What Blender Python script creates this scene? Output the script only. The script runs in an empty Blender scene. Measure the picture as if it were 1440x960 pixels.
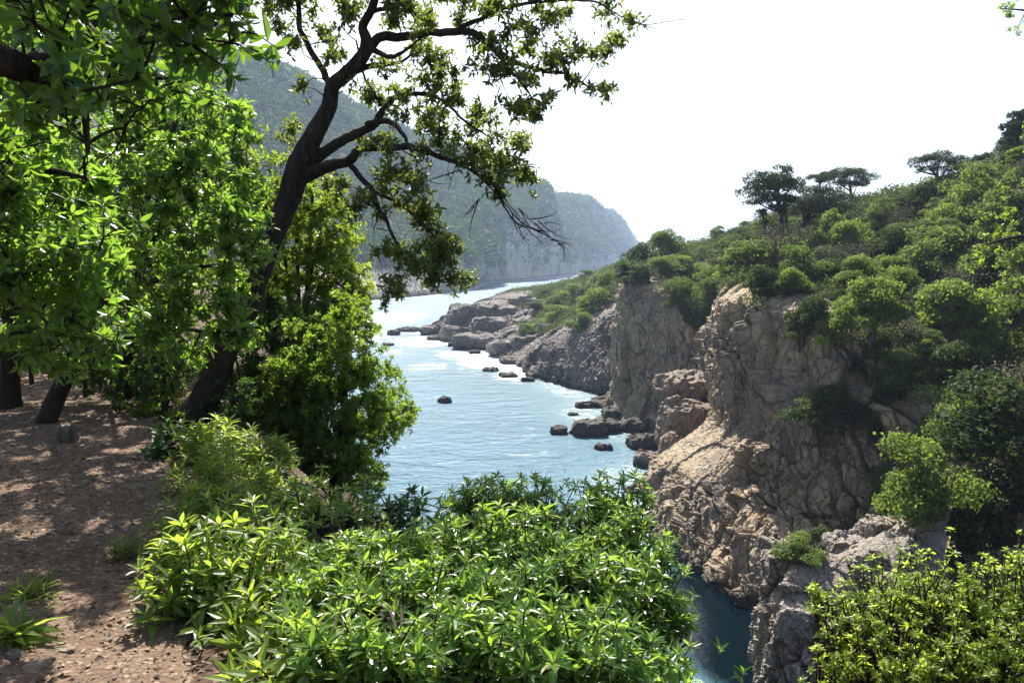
import bpy, math, random
import numpy as np
from mathutils import Vector, Matrix, Euler
from mathutils.bvhtree import BVHTree
from mathutils.kdtree import KDTree

rng = np.random.default_rng(7)
scene = bpy.context.scene
COL = scene.collection

# ------------------------------------------------------------------ camera
W, H, F = 1440.0, 960.0, 1040.0
EYE = np.array([0.0, 0.0, 25.0])
PITCH = math.atan((480 - 363) / F)
cp, sp = math.cos(PITCH), math.sin(PITCH)

def ray(px, py):
    u = (px - W / 2) / F
    v = -(py - H / 2) / F
    return np.array([u, cp + v * sp, -sp + v * cp])

def at(px, py, Y):
    d = ray(px, py)
    return EYE + d * (Y / d[1])

def sea(px, py, z=0.0):
    d = ray(px, py)
    return EYE + d * ((z - EYE[2]) / d[2])

def px2m(px, Y):
    return px * Y / F

cam_d = bpy.data.cameras.new('camera')
cam = bpy.data.objects.new('camera', cam_d)
COL.objects.link(cam)
cam.location = EYE
cam.rotation_euler = (math.pi / 2 - PITCH, 0, 0)
cam_d.sensor_width = 36.0
cam_d.lens = 36.0 * F / W
cam_d.clip_start = 0.05
cam_d.clip_end = 30000
scene.camera = cam

# ------------------------------------------------------------------ noise
def _hash(ix, iy, iz, seed):
    h = (ix.astype(np.int64) * 374761393 + iy.astype(np.int64) * 668265263 + iz.astype(np.int64) * 2147483647 // 7 * 3 + seed * 974711) & 0xFFFFFFFF
    h = ((h ^ (h >> 13)) * 1274126177) & 0xFFFFFFFF
    h = ((h ^ (h >> 16)) * 2246822519) & 0xFFFFFFFF
    h = h ^ (h >> 15)
    return (h & 0xFFFFFF).astype(np.float64) / 0xFFFFFF

def vnoise(P, seed=0):
    P = np.asarray(P, float)
    I = np.floor(P).astype(np.int64)
    f = P - I
    f = f * f * f * (f * (f * 6 - 15) + 10)
    out = 0
    for dx in (0, 1):
        wx = f[..., 0] if dx else 1 - f[..., 0]
        for dy in (0, 1):
            wy = f[..., 1] if dy else 1 - f[..., 1]
            for dz in (0, 1):
                wz = f[..., 2] if dz else 1 - f[..., 2]
                out = out + wx * wy * wz * _hash(I[..., 0] + dx, I[..., 1] + dy, I[..., 2] + dz, seed)
    return out * 2 - 1

def fbm(P, octaves=4, seed=0, gain=0.5, lac=2.07):
    P = np.asarray(P, float)
    a, s, t = 1.0, 0.0, 0.0
    for k in range(octaves):
        s = s + a * vnoise(P + 13.7 * k, seed + k)
        t += a
        a *= gain
        P = P * lac
    return s / t

def ridged(P, octaves=4, seed=0):
    P = np.asarray(P, float)
    a, s, t = 1.0, 0.0, 0.0
    for k in range(octaves):
        s = s + a * (1 - np.abs(vnoise(P + 7.3 * k, seed + k)) * 2)
        t += a
        a *= 0.5
        P = P * 2.1
    return s / t

def facets(P, seed=0, tilt=0.9):
    """fractured-rock field: every Voronoi cell gets a height and a tilted plane of its own; returns (height, distance to the crack)"""
    P = np.asarray(P, float)
    I = np.floor(P).astype(np.int64)
    n = P.shape[0]
    f1 = np.full(n, 9.0)
    f2 = np.full(n, 9.0)
    val = np.zeros(n)
    for dx in (-1, 0, 1):
        for dy in (-1, 0, 1):
            for dz in (-1, 0, 1):
                c = I + np.array([dx, dy, dz])
                h = [_hash(c[:, 0], c[:, 1], c[:, 2], seed + q) for q in range(3)]
                q = P - (c + np.stack(h, 1))
                d = np.sqrt((q * q).sum(1))
                g = np.stack([h[1], h[2], h[0]], 1) - 0.5
                v = (h[0] * 7.13 % 1.0) - 0.5 + tilt * 2 * (q * g).sum(1)
                near = d < f1
                f2 = np.where(near, f1, np.minimum(f2, d))
                val = np.where(near, v, val)
                f1 = np.where(near, d, f1)
    return val, f2 - f1

# ------------------------------------------------------------------ mesh building
class MB:
    """collects triangles and quads; build() links them as ONE mesh object"""
    def __init__(self):
        self.v, self.t, self.q, self.rt, self.rq = [], [], [], [], []
        self.n = 0
    def add(self, V, T=None, Q=None, r=None):
        V = np.asarray(V, float).reshape(-1, 3)
        self.v.append(V)
        for faces, store, rs, k in ((T, self.t, self.rt, 3), (Q, self.q, self.rq, 4)):
            if faces is not None and len(faces):
                fa = np.asarray(faces, np.int64).reshape(-1, k)
                store.append(fa + self.n)
                rs.append(np.full(len(fa), 0.5) if r is None else (np.full(len(fa), r) if np.isscalar(r) else np.asarray(r, float)))
        self.n += len(V)
    def empty(self):
        return not self.v
    def mesh(self, name, mat, origin=None, smooth=False, attrs=None):
        V = np.concatenate(self.v)
        if origin is not None:
            V = V - np.asarray(origin, float)
        T = np.concatenate(self.t) if self.t else np.zeros((0, 3), np.int64)
        Q = np.concatenate(self.q) if self.q else np.zeros((0, 4), np.int64)
        R = np.concatenate(self.rt + self.rq)
        me = bpy.data.meshes.new(name)
        me.vertices.add(len(V))
        me.vertices.foreach_set('co', V.astype(np.float32).ravel())
        nl = T.size + Q.size
        me.loops.add(nl)
        me.loops.foreach_set('vertex_index', np.concatenate([T.ravel(), Q.ravel()]).astype(np.int32))
        me.polygons.add(len(T) + len(Q))
        starts = np.concatenate([np.arange(len(T)) * 3, T.size + np.arange(len(Q)) * 4]).astype(np.int32)
        me.polygons.foreach_set('loop_start', starts)
        me.polygons.foreach_set('use_smooth', np.full(len(starts), bool(smooth)))
        me.update(calc_edges=True)
        a = me.attributes.new('rnd', 'FLOAT', 'FACE')
        a.data.foreach_set('value', R.astype(np.float32))
        for k, arr in (attrs or {}).items():
            a = me.attributes.new(k, 'FLOAT', 'POINT')
            a.data.foreach_set('value', np.asarray(arr, np.float32).ravel())
        me.materials.append(mat)
        return me
    def build(self, name, mat, parent=None, smooth=False, attrs=None):
        o = None if parent is None else np.array(parent.location)
        me = self.mesh(name, mat, o, smooth, attrs)
        ob = bpy.data.objects.new(name, me)
        COL.objects.link(ob)
        if parent is not None:
            ob.parent = parent
        return ob

def tag(o, label=None, cat=None, group=None, kind=None):
    if label: o['label'] = label
    if cat: o['category'] = cat
    if group: o['group'] = group
    if kind: o['kind'] = kind
    return o

def thing(name, label, cat, loc, group=None, rot=(0, 0, 0), scale=(1, 1, 1)):
    o = bpy.data.objects.new(name, None)
    COL.objects.link(o)
    o.empty_display_size = 0.2
    o.location = tuple(loc)
    o.rotation_euler = rot
    o.scale = scale
    return tag(o, label, cat, group)

def norm(v):
    return v / np.maximum(np.linalg.norm(v, axis=-1, keepdims=True), 1e-9)

def tube(mb, pts, rad, sides=6, bump=0.0, seed=0, r=0.5, flare=0.0):
    pts = np.asarray(pts, float)
    n = len(pts)
    rad = np.broadcast_to(np.asarray(rad, float), (n,))
    tan = norm(np.gradient(pts, axis=0))
    ref = np.array([0.31, 0.9, 0.2]) if abs(tan[0, 1]) < 0.8 else np.array([1.0, 0.1, 0.2])
    X = norm(np.cross(tan, ref))
    Y = np.cross(tan, X)
    a = np.arange(sides) / sides * 2 * math.pi
    ring = np.cos(a)[None, :, None] * X[:, None, :] + np.sin(a)[None, :, None] * Y[:, None, :]
    rr = np.repeat(rad[:, None], sides, 1)
    if bump:
        P = pts[:, None, :] + ring * rad[:, None, None]
        al = np.cumsum(np.r_[0, np.linalg.norm(np.diff(pts, axis=0), axis=1)])
        ridge = fbm(np.stack([np.cos(a)[None, :] * 2.6 + 0 * al[:, None], np.sin(a)[None, :] * 2.6 + 0 * al[:, None], np.repeat(al[:, None] * 1.4, sides, 1)], -1), 4, seed)
        rr = rr * (1 + bump * ridge + bump * 0.5 * fbm(P * 6, 3, seed + 5))
    V = pts[:, None, :] + ring * rr[:, :, None]
    i = np.arange(n - 1)[:, None] * sides
    j = np.arange(sides)[None, :]
    k = (j + 1) % sides
    Q = np.stack([i + j, i + k, i + sides + k, i + sides + j], -1).reshape(-1, 4)
    mb.add(V.reshape(-1, 3), Q=Q, r=r)

def smooth_path(P, per=6):
    """Catmull-Rom through the rows of P (any number of columns)"""
    P = np.asarray(P, float)
    n = len(P)
    E = np.vstack([2 * P[0] - P[1], P, 2 * P[-1] - P[-2]])
    out = []
    for i in range(n - 1):
        p0, p1, p2, p3 = E[i], E[i + 1], E[i + 2], E[i + 3]
        t = (np.arange(per) / per)[:, None]
        out.append(0.5 * (2 * p1 + (p2 - p0) * t + (2 * p0 - 5 * p1 + 4 * p2 - p3) * t ** 2 + (3 * p1 - p0 - 3 * p2 + p3) * t ** 3))
    out.append(P[-1:])
    return np.vstack(out)

# ------------------------------------------------------------------ leaves
def leaf_long(w=0.26, droop=0.22, fold=0.10):
    """lance-shaped leaf along +Y, folded along the midrib and drooping"""
    ts = [0.0, 0.32, 0.68, 1.0]
    V = [(0, t, -droop * t * t) for t in ts]
    for s in (-1, 1):
        for t, k in ((0.32, 0.5), (0.66, 0.42)):
            V.append((s * w * k, t + 0.02, -droop * t * t + fold * k))
    T = [(0, 4, 1), (1, 4, 5), (1, 5, 2), (2, 5, 3), (0, 1, 6), (1, 7, 6), (1, 2, 7), (2, 3, 7)]
    return np.array(V, float), np.array(T)

def leaf_small(w=0.45, fold=0.10):
    V = [(0, 0, 0), (-w / 2, 0.5, fold), (0, 1, -0.06), (w / 2, 0.5, fold)]
    return np.array(V, float), np.array([(0, 2, 1), (0, 3, 2)])

LONG, BROAD, SMALL = leaf_long(), leaf_long(0.42, 0.16, 0.12), leaf_small()
NARROW = leaf_long(0.13, 0.35, 0.05)
NEEDLE = leaf_small(0.16, 0.0)

def scatter(mb, tmpl, P, D, Nn, S, r=None, wid=None):
    V0, T0 = tmpl
    D = norm(D)
    X = norm(np.cross(D, Nn))
    Z = np.cross(X, D)
    n = len(P)
    S = np.broadcast_to(np.asarray(S, float), (n,))
    wv = S if wid is None else S * wid
    V = (P[:, None, :] + V0[None, :, 0, None] * X[:, None, :] * wv[:, None, None]
         + V0[None, :, 1, None] * D[:, None, :] * S[:, None, None] + V0[None, :, 2, None] * Z[:, None, :] * S[:, None, None])
    T = T0[None] + (np.arange(n) * len(V0))[:, None, None]
    if r is None:
        r = rng.random(n)
    mb.add(V.reshape(-1, 3), T=T.reshape(-1, 3), r=np.repeat(r, len(T0)))

def rvec(n):
    return norm(rng.normal(size=(n, 3)))

def rosettes(mb, tips, axes, L, per=9, tmpl=LONG, lo=35, hi=95, jit=0.25):
    """a whorl of leaves round every shoot tip: young steep leaves inside, older flat ones outside"""
    m = len(tips)
    axes = norm(axes)
    ref = np.where(np.abs(axes[:, 2:3]) < 0.95, np.array([[0, 0, 1.0]]), np.array([[1.0, 0, 0]]))
    X = norm(np.cross(axes, ref))
    Y = np.cross(axes, X)
    k = np.arange(per)
    ph = k * 2.39996 + rng.random((m, 1)) * 6.28 + rng.normal(0, 0.15, (m, per))
    th = np.radians(lo + (hi - lo) * (k + 0.5) / per + rng.normal(0, 9, (m, per)))
    rad = np.cos(ph)[..., None] * X[:, None] + np.sin(ph)[..., None] * Y[:, None]
    D = np.cos(th)[..., None] * axes[:, None] + np.sin(th)[..., None] * rad
    Nn = np.cos(th)[..., None] * -rad + np.sin(th)[..., None] * axes[:, None]
    Nn = Nn + rng.normal(0, jit, Nn.shape)
    size = np.broadcast_to(np.asarray(L, float), (m,))[:, None] * (0.62 + 0.42 * np.sqrt((k + 1) / per)) * rng.uniform(0.8, 1.12, (m, per))
    P = np.repeat(tips[:, None], per, 1) - axes[:, None] * (k / per)[None, :, None] * size[..., None] * 0.35
    shoot = rng.random((m, 1))
    r = np.clip(0.55 * shoot + 0.45 * rng.random((m, per)) + 0.12 * (1 - k / per), 0, 1)
    scatter(mb, tmpl, P.reshape(-1, 3), D.reshape(-1, 3), Nn.reshape(-1, 3), size.ravel(), r.ravel())

def twig_leaves(mb, A, B, L, per, tmpl=LONG):
    """leaves along the last stretch A->B of every shoot"""
    m = len(A)
    t = rng.random((m, per))
    P = A[:, None] + (B - A)[:, None] * t[..., None]
    ax = norm(B - A)[:, None]
    D = norm(rng.normal(size=(m, per, 3)) + ax * 0.35 + np.array([0, 0, 0.1]))
    Nn = np.array([0, 0, 1.0]) + rng.normal(0, 0.45, (m, per, 3))
    size = np.broadcast_to(np.asarray(L, float), (m,))[:, None] * rng.uniform(0.7, 1.1, (m, per))
    scatter(mb, tmpl, P.reshape(-1, 3), D.reshape(-1, 3), Nn.reshape(-1, 3), size.ravel(), rng.random(m * per) * 0.8)
# ------------------------------------------------------------------ materials
class N:
    """small helper round a node tree"""
    def __init__(self, name):
        self.m = bpy.data.materials.new(name)
        self.m.use_nodes = True
        self.t = self.m.node_tree
        self.t.nodes.clear()
        self.out = self.t.nodes.new('ShaderNodeOutputMaterial')
    def new(self, kind, ins=None, **props):
        n = self.t.nodes.new(kind)
        for k, v in props.items():
            setattr(n, k, v)
        for k, v in (ins or {}).items():
            s = n.inputs[k]
            if isinstance(v, bpy.types.NodeSocket):
                self.t.links.new(v, s)
            else:
                s.default_value = v
        return n
    def link(self, a, b):
        self.t.links.new(a, b)
    def noise(self, vec, scale, detail=5, rough=0.55, dist=0.0):
        return self.new('ShaderNodeTexNoise', {'Vector': vec, 'Scale': scale, 'Detail': detail, 'Roughness': rough, 'Distortion': dist}).outputs['Fac']
    def voro(self, vec, scale, feature='F1', out='Distance'):
        return self.new('ShaderNodeTexVoronoi', {'Vector': vec, 'Scale': scale}, feature=feature).outputs[out]
    def ramp(self, fac, stops, interp='LINEAR'):
        r = self.new('ShaderNodeValToRGB', {'Fac': fac})
        r.color_ramp.interpolation = interp
        el = r.color_ramp.elements
        while len(el) < len(stops):
            el.new(0.5)
        for e, (p, c) in zip(el, stops):
            e.position = p
            e.color = (c, c, c, 1) if np.isscalar(c) else (*c, 1)
        return r.outputs['Color']
    def mix(self, fac, a, b, mode='MIX'):
        n = self.new('ShaderNodeMix', data_type='RGBA', blend_type=mode)
        for s, v in ((n.inputs[0], fac), (n.inputs[6], a), (n.inputs[7], b)):
            if isinstance(v, bpy.types.NodeSocket):
                self.t.links.new(v, s)
            elif np.isscalar(v):
                s.default_value = v
            else:
                s.default_value = (*v, 1)
        return n.outputs[2]
    def math(self, op, a, b=0.0, clamp=False):
        n = self.new('ShaderNodeMath', operation=op, use_clamp=clamp)
        for s, v in ((n.inputs[0], a), (n.inputs[1], b)):
            if isinstance(v, bpy.types.NodeSocket):
                self.t.links.new(v, s)
            else:
                s.default_value = v
        return n.outputs[0]
    def attr(self, name):
        return self.new('ShaderNodeAttribute', attribute_name=name).outputs['Fac']
    def pos(self):
        return self.new('ShaderNodeNewGeometry').outputs['Position']
    def mapped(self, vec, scale):
        return self.new('ShaderNodeMapping', {'Vector': vec, 'Scale': scale}).outputs['Vector']
    def bump(self, h, strength, dist):
        return self.new('ShaderNodeBump', {'Height': h, 'Strength': strength, 'Distance': dist}).outputs['Normal']
    def pbr(self, color, rough=0.8, spec=0.3, normal=None):
        p = self.new('ShaderNodeBsdfPrincipled', {'Roughness': rough, 'Specular IOR Level': spec})
        if isinstance(color, bpy.types.NodeSocket):
            self.link(color, p.inputs['Base Color'])
        else:
            p.inputs['Base Color'].default_value = (*color, 1)
        if normal is not None:
            self.link(normal, p.inputs['Normal'])
        return p.outputs[0]
    def done(self, shader):
        self.link(shader, self.out.inputs['Surface'])
        return self.m

def leaf_mat(name, dark, mid, light, trans, tfac=0.42, rough=0.42, spec=0.5, patch=0.0):
    n = N(name)
    c = n.ramp(n.attr('rnd'), [(0.0, dark), (0.5, mid), (0.9, light), (0.975, tuple(min(1, x * 1.15) for x in light)), (1.0, tuple(0.5 * a + 0.5 * b for a, b in zip(light, (0.26, 0.19, 0.05))))])
    tr = n.mix(n.attr('rnd'), tuple(x * 0.72 for x in trans), trans)
    if patch:
        nz = n.ramp(n.noise(n.pos(), patch, 2), [(0.35, 0.0), (0.65, 1.0)])
        c = n.mix(nz, c, n.mix(0.6, c, light))
    p = n.pbr(c, rough, spec)
    t = n.new('ShaderNodeBsdfTranslucent', {'Color': tr}).outputs[0]
    ms = n.new('ShaderNodeMixShader', {'Fac': tfac})
    n.link(p, ms.inputs[1])
    n.link(t, ms.inputs[2])
    return n.done(ms.outputs[0])

def rock_mat(name, grey, tan, ochre, wet_top=1.2, veg=None, scale=1.0, ochre_amt=0.5, bump=1.0, use_attr=False):
    n = N(name)
    p = n.pos()
    big = n.noise(p, 0.09 * scale, 5, 0.6, 0.6)
    med = n.noise(p, 0.55 * scale, 8, 0.68, 0.4)
    fine = n.noise(p, 3.2 * scale, 8, 0.7)
    streak = n.noise(n.mapped(p, (0.9 * scale, 0.9 * scale, 0.12 * scale)), 1.0, 6, 0.65, 0.8)
    c = n.mix(n.ramp(big, [(0.36, 0.0), (0.6, 1.0)]), grey, tan)
    c = n.mix(n.math('MULTIPLY', n.ramp(streak, [(0.5, 0.0), (0.72, 1.0)]), ochre_amt), c, ochre)
    c = n.mix(n.ramp(med, [(0.32, 0.75), (0.55, 0.0)]), c, tuple(x * 0.38 for x in grey))
    c = n.mix(n.ramp(fine, [(0.52, 0.0), (0.75, 0.55)]), c, tuple(min(1, x * 1.75) for x in grey))
    warp = n.mix(0.16, p, n.new('ShaderNodeTexNoise', {'Vector': p, 'Scale': 0.6 * scale, 'Detail': 6, 'Roughness': 0.65}).outputs['Color'], 'LINEAR_LIGHT')
    tilt = n.new('ShaderNodeMapping', {'Vector': warp, 'Rotation': (0.25, 0.35, 0.2), 'Scale': (1, 1, 0.5)}).outputs['Vector']
    e1 = n.voro(tilt, 0.34 * scale, 'DISTANCE_TO_EDGE')
    e2 = n.voro(tilt, 1.15 * scale, 'DISTANCE_TO_EDGE')
    cell = n.new('ShaderNodeSeparateXYZ', {'Vector': n.voro(tilt, 1.15 * scale, 'F1', 'Color')}).outputs[0]
    c = n.mix(n.math('MULTIPLY', cell, 0.45), c, n.mix(0.5, tan, tuple(min(1, x * 1.5) for x in grey)))
    gate = n.ramp(n.noise(p, 0.22 * scale, 4), [(0.4, 0.15), (0.62, 1.0)])
    ck = n.math('MULTIPLY', n.math('MAXIMUM', n.ramp(e1, [(0.0, 1.0), (0.028, 0.0)]), n.math('MULTIPLY', n.ramp(e2, [(0.0, 1.0), (0.05, 0.0)]), 0.7)), gate)
    c = n.mix(n.math('MULTIPLY', ck, 0.8), c, tuple(x * 0.16 for x in grey))
    blot = n.ramp(n.noise(p, 1.1 * scale, 7, 0.75, 0.8), [(0.56, 0.0), (0.68, 0.6)])
    c = n.mix(blot, c, tuple(x * 0.3 for x in grey))
    sep = n.new('ShaderNodeSeparateXYZ', {'Vector': p})
    wz = n.math('ADD', sep.outputs['Z'], n.math('MULTIPLY', n.math('SUBTRACT', med, 0.5), 2.0))
    wet = n.new('ShaderNodeMapRange', {'Value': wz, 'From Min': wet_top * 0.4, 'From Max': wet_top, 'To Min': 1.0, 'To Max': 0.0}).outputs[0]
    c = n.mix(n.math('MULTIPLY', wet, 0.75), c, (0.035, 0.032, 0.028))
    h = n.math('ADD', n.math('MULTIPLY', med, 0.6), n.math('MULTIPLY', fine, 0.25))
    h = n.math('ADD', n.math('SUBTRACT', h, n.math('MULTIPLY', ck, 0.35)), n.math('MULTIPLY', cell, 0.3))
    nb = n.bump(h, 1.0 * bump, 0.9 / scale)
    if veg:
        if use_attr:
            k = n.math('ADD', n.attr('veg'), n.math('MULTIPLY', n.math('SUBTRACT', n.noise(p, 0.9 * scale, 5), 0.5), 0.5))
        else:
            tn = n.new('ShaderNodeNewGeometry').outputs['True Normal']
            nz = n.new('ShaderNodeSeparateXYZ', {'Vector': tn}).outputs['Z']
            k = n.math('ADD', nz, n.math('MULTIPLY', n.math('SUBTRACT', n.noise(p, 0.35 * scale, 5), 0.5), 0.7))
        above = n.new('ShaderNodeMapRange', {'Value': wz, 'From Min': veg[0], 'From Max': veg[0] + 5, 'To Min': 0.0, 'To Max': 1.0}).outputs[0]
        k = n.math('MULTIPLY', n.ramp(k, [(0.5, 0.0), (0.72, 1.0)] if use_attr else [(0.3, 0.0), (0.48, 1.0)]), above)
        g = n.mix(n.ramp(fine, [(0.35, 0.0), (0.65, 1.0)]), veg[1], veg[2])
        c = n.mix(k, c, g)
    return n.done(n.pbr(c, 0.85, 0.25, nb))

def bark_mat(name, a, b, scale=1.0):
    n = N(name)
    p = n.new('ShaderNodeTexCoord').outputs['Object']
    s = n.noise(n.mapped(p, (14 * scale, 14 * scale, 3 * scale)), 1.0, 7, 0.7, 1.2)
    f = n.noise(p, 40 * scale, 4, 0.6)
    c = n.mix(n.ramp(s, [(0.35, 0.0), (0.65, 1.0)]), a, b)
    lich = n.ramp(n.noise(p, 4 * scale, 5, 0.6), [(0.6, 0.0), (0.7, 0.5)])
    c = n.mix(lich, c, tuple(x * 2.2 for x in b))
    h = n.math('ADD', s, n.math('MULTIPLY', f, 0.25))
    return n.done(n.pbr(c, 0.9, 0.15, n.bump(h, 0.9, 0.03 / scale)))

M = {}
M['leaf_glossy'] = leaf_mat('glossy_leaf', (0.030, 0.075, 0.016), (0.055, 0.125, 0.022), (0.095, 0.19, 0.03), (0.35, 0.54, 0.055), 0.5, 0.3, 0.5)
M['leaf_broad'] = leaf_mat('broad_leaf', (0.028, 0.07, 0.014), (0.05, 0.115, 0.02), (0.085, 0.17, 0.028), (0.31, 0.53, 0.05), 0.5, 0.34, 0.5)
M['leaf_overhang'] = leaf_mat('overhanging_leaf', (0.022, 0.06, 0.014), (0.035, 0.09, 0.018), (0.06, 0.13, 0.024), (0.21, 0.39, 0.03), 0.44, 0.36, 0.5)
M['leaf_gnarled'] = leaf_mat('gnarled_tree_leaf', (0.026, 0.052, 0.014), (0.042, 0.078, 0.018), (0.08, 0.12, 0.026), (0.26, 0.34, 0.045), 0.42, 0.42, 0.4)
M['leaf_fine'] = leaf_mat('fine_leaf', (0.03, 0.07, 0.014), (0.055, 0.115, 0.02), (0.09, 0.165, 0.028), (0.37, 0.52, 0.05), 0.5, 0.4, 0.4)
M['leaf_mid'] = leaf_mat('mid_green_leaf', (0.028, 0.066, 0.015), (0.052, 0.11, 0.022), (0.095, 0.17, 0.032), (0.34, 0.52, 0.045), 0.47, 0.42, 0.4)
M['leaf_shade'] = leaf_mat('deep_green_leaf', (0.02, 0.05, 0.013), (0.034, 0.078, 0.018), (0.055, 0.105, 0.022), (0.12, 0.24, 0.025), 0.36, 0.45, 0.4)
M['leaf_yellow'] = leaf_mat('yellow_green_leaf', (0.06, 0.10, 0.014), (0.11, 0.17, 0.02), (0.16, 0.24, 0.03), (0.64, 0.82, 0.08), 0.56, 0.42, 0.4)
M['leaf_herb'] = leaf_mat('herb_leaf', (0.045, 0.09, 0.022), (0.075, 0.14, 0.03), (0.12, 0.2, 0.045), (0.48, 0.64, 0.06), 0.52, 0.42, 0.45)
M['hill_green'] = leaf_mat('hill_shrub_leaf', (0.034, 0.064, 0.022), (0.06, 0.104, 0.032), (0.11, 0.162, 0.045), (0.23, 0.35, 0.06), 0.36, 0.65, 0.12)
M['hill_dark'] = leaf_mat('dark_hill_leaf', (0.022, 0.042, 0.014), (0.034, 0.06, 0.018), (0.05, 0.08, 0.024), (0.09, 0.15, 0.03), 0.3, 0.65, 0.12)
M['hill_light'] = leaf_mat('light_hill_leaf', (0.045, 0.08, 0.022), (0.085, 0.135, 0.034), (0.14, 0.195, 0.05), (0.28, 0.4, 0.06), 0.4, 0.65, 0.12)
M['pine'] = leaf_mat('pine_needle', (0.022, 0.04, 0.016), (0.034, 0.058, 0.022), (0.052, 0.08, 0.03), (0.07, 0.11, 0.03), 0.25, 0.65, 0.12)
M['forest'] = leaf_mat('far_forest_leaf', (0.012, 0.034, 0.012), (0.024, 0.06, 0.018), (0.062, 0.112, 0.028), (0.09, 0.18, 0.03), 0.25, 0.7, 0.1)
M['undergrowth'] = leaf_mat('undergrowth_leaf', (0.024, 0.042, 0.016), (0.044, 0.07, 0.024), (0.08, 0.108, 0.036), (0.14, 0.2, 0.045), 0.35, 0.65, 0.12)
M['bare'] = leaf_mat('dry_twig', (0.07, 0.06, 0.04), (0.11, 0.1, 0.06), (0.16, 0.15, 0.09), (0.1, 0.1, 0.05), 0.15, 0.7, 0.2)
M['litter'] = leaf_mat('dead_leaf', (0.06, 0.034, 0.02), (0.13, 0.078, 0.048), (0.27, 0.18, 0.11), (0.2, 0.12, 0.06), 0.12, 0.6, 0.3)
M['bark'] = bark_mat('bark', (0.018, 0.0135, 0.011), (0.06, 0.046, 0.035))
M['bark_thin'] = bark_mat('twig_bark', (0.03, 0.024, 0.018), (0.08, 0.062, 0.045), 2.0)
M['bark_pale'] = bark_mat('pale_bark', (0.06, 0.052, 0.045), (0.17, 0.15, 0.13), 0.4)
M['stem_green'] = bark_mat('green_stem', (0.05, 0.07, 0.02), (0.09, 0.11, 0.035), 3.0)
SOILG = (0.028, 0.032, 0.014), (0.075, 0.065, 0.036)
M['cliff'] = rock_mat('cliff_rock', (0.27, 0.23, 0.18), (0.42, 0.325, 0.20), (0.46, 0.27, 0.085), 1.3, (5.0, *SOILG), 1.0, 0.9, 1.0, True)
M['point_rock'] = rock_mat('shore_rock', (0.15, 0.135, 0.125), (0.22, 0.19, 0.16), (0.3, 0.22, 0.13), 1.1, (3.0, *SOILG), 0.8, 0.25, 1.0, True)
M['outcrop'] = rock_mat('outcrop_rock', (0.23, 0.21, 0.19), (0.33, 0.28, 0.22), (0.32, 0.22, 0.12), 1.0, None, 2.0, 0.3)
M['boulder'] = rock_mat('boulder_rock', (0.21, 0.18, 0.15), (0.31, 0.24, 0.17), (0.34, 0.21, 0.1), 1.0, None, 1.6, 0.5)
M['wet_rock'] = rock_mat('wet_rock', (0.075, 0.066, 0.058), (0.11, 0.095, 0.08), (0.12, 0.09, 0.06), 0.8, None, 2.0, 0.3)
M['far_rock'] = rock_mat('far_cliff_rock', (0.38, 0.32, 0.25), (0.58, 0.46, 0.33), (0.48, 0.34, 0.2), 3.0, (14.0, (0.02, 0.032, 0.014), (0.04, 0.055, 0.022)), 0.16, 0.25, 0.7)

def ground_mat(name, a, b, c3, red):
    n = N(name)
    p = n.pos()
    big = n.noise(p, 0.8, 5, 0.6)
    med = n.noise(p, 7, 8, 0.7)
    fine = n.noise(p, 60, 5, 0.7)
    peb = n.voro(p, 34, 'F1')
    pc = n.new('ShaderNodeSeparateXYZ', {'Vector': n.voro(p, 34, 'F1', 'Color')}).outputs[0]
    c = n.mix(n.ramp(big, [(0.35, 0.0), (0.65, 1.0)]), a, b)
    c = n.mix(n.ramp(med, [(0.42, 0.0), (0.7, 0.8)]), c, red)
    c = n.mix(n.math('MULTIPLY', n.ramp(pc, [(0.6, 0.0), (0.95, 1.0)]), n.ramp(peb, [(0.3, 1.0), (0.5, 0.0)])), c, c3)
    c = n.mix(n.ramp(fine, [(0.35, 0.6), (0.5, 0.0)]), c, tuple(x * 0.4 for x in a))
    h = n.math('ADD', n.math('MULTIPLY', med, 0.7), n.math('MULTIPLY', fine, 0.3))
    h = n.math('SUBTRACT', h, n.math('MULTIPLY', peb, 0.35))
    return n.done(n.pbr(c, 0.95, 0.15, n.bump(h, 1.0, 0.035)))
M['ground'] = ground_mat('forest_soil', (0.055, 0.038, 0.028), (0.085, 0.057, 0.04), (0.22, 0.16, 0.11), (0.12, 0.065, 0.042))
M['path'] = ground_mat('trodden_dirt', (0.14, 0.096, 0.064), (0.205, 0.145, 0.10), (0.33, 0.26, 0.19), (0.11, 0.064, 0.042))

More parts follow.
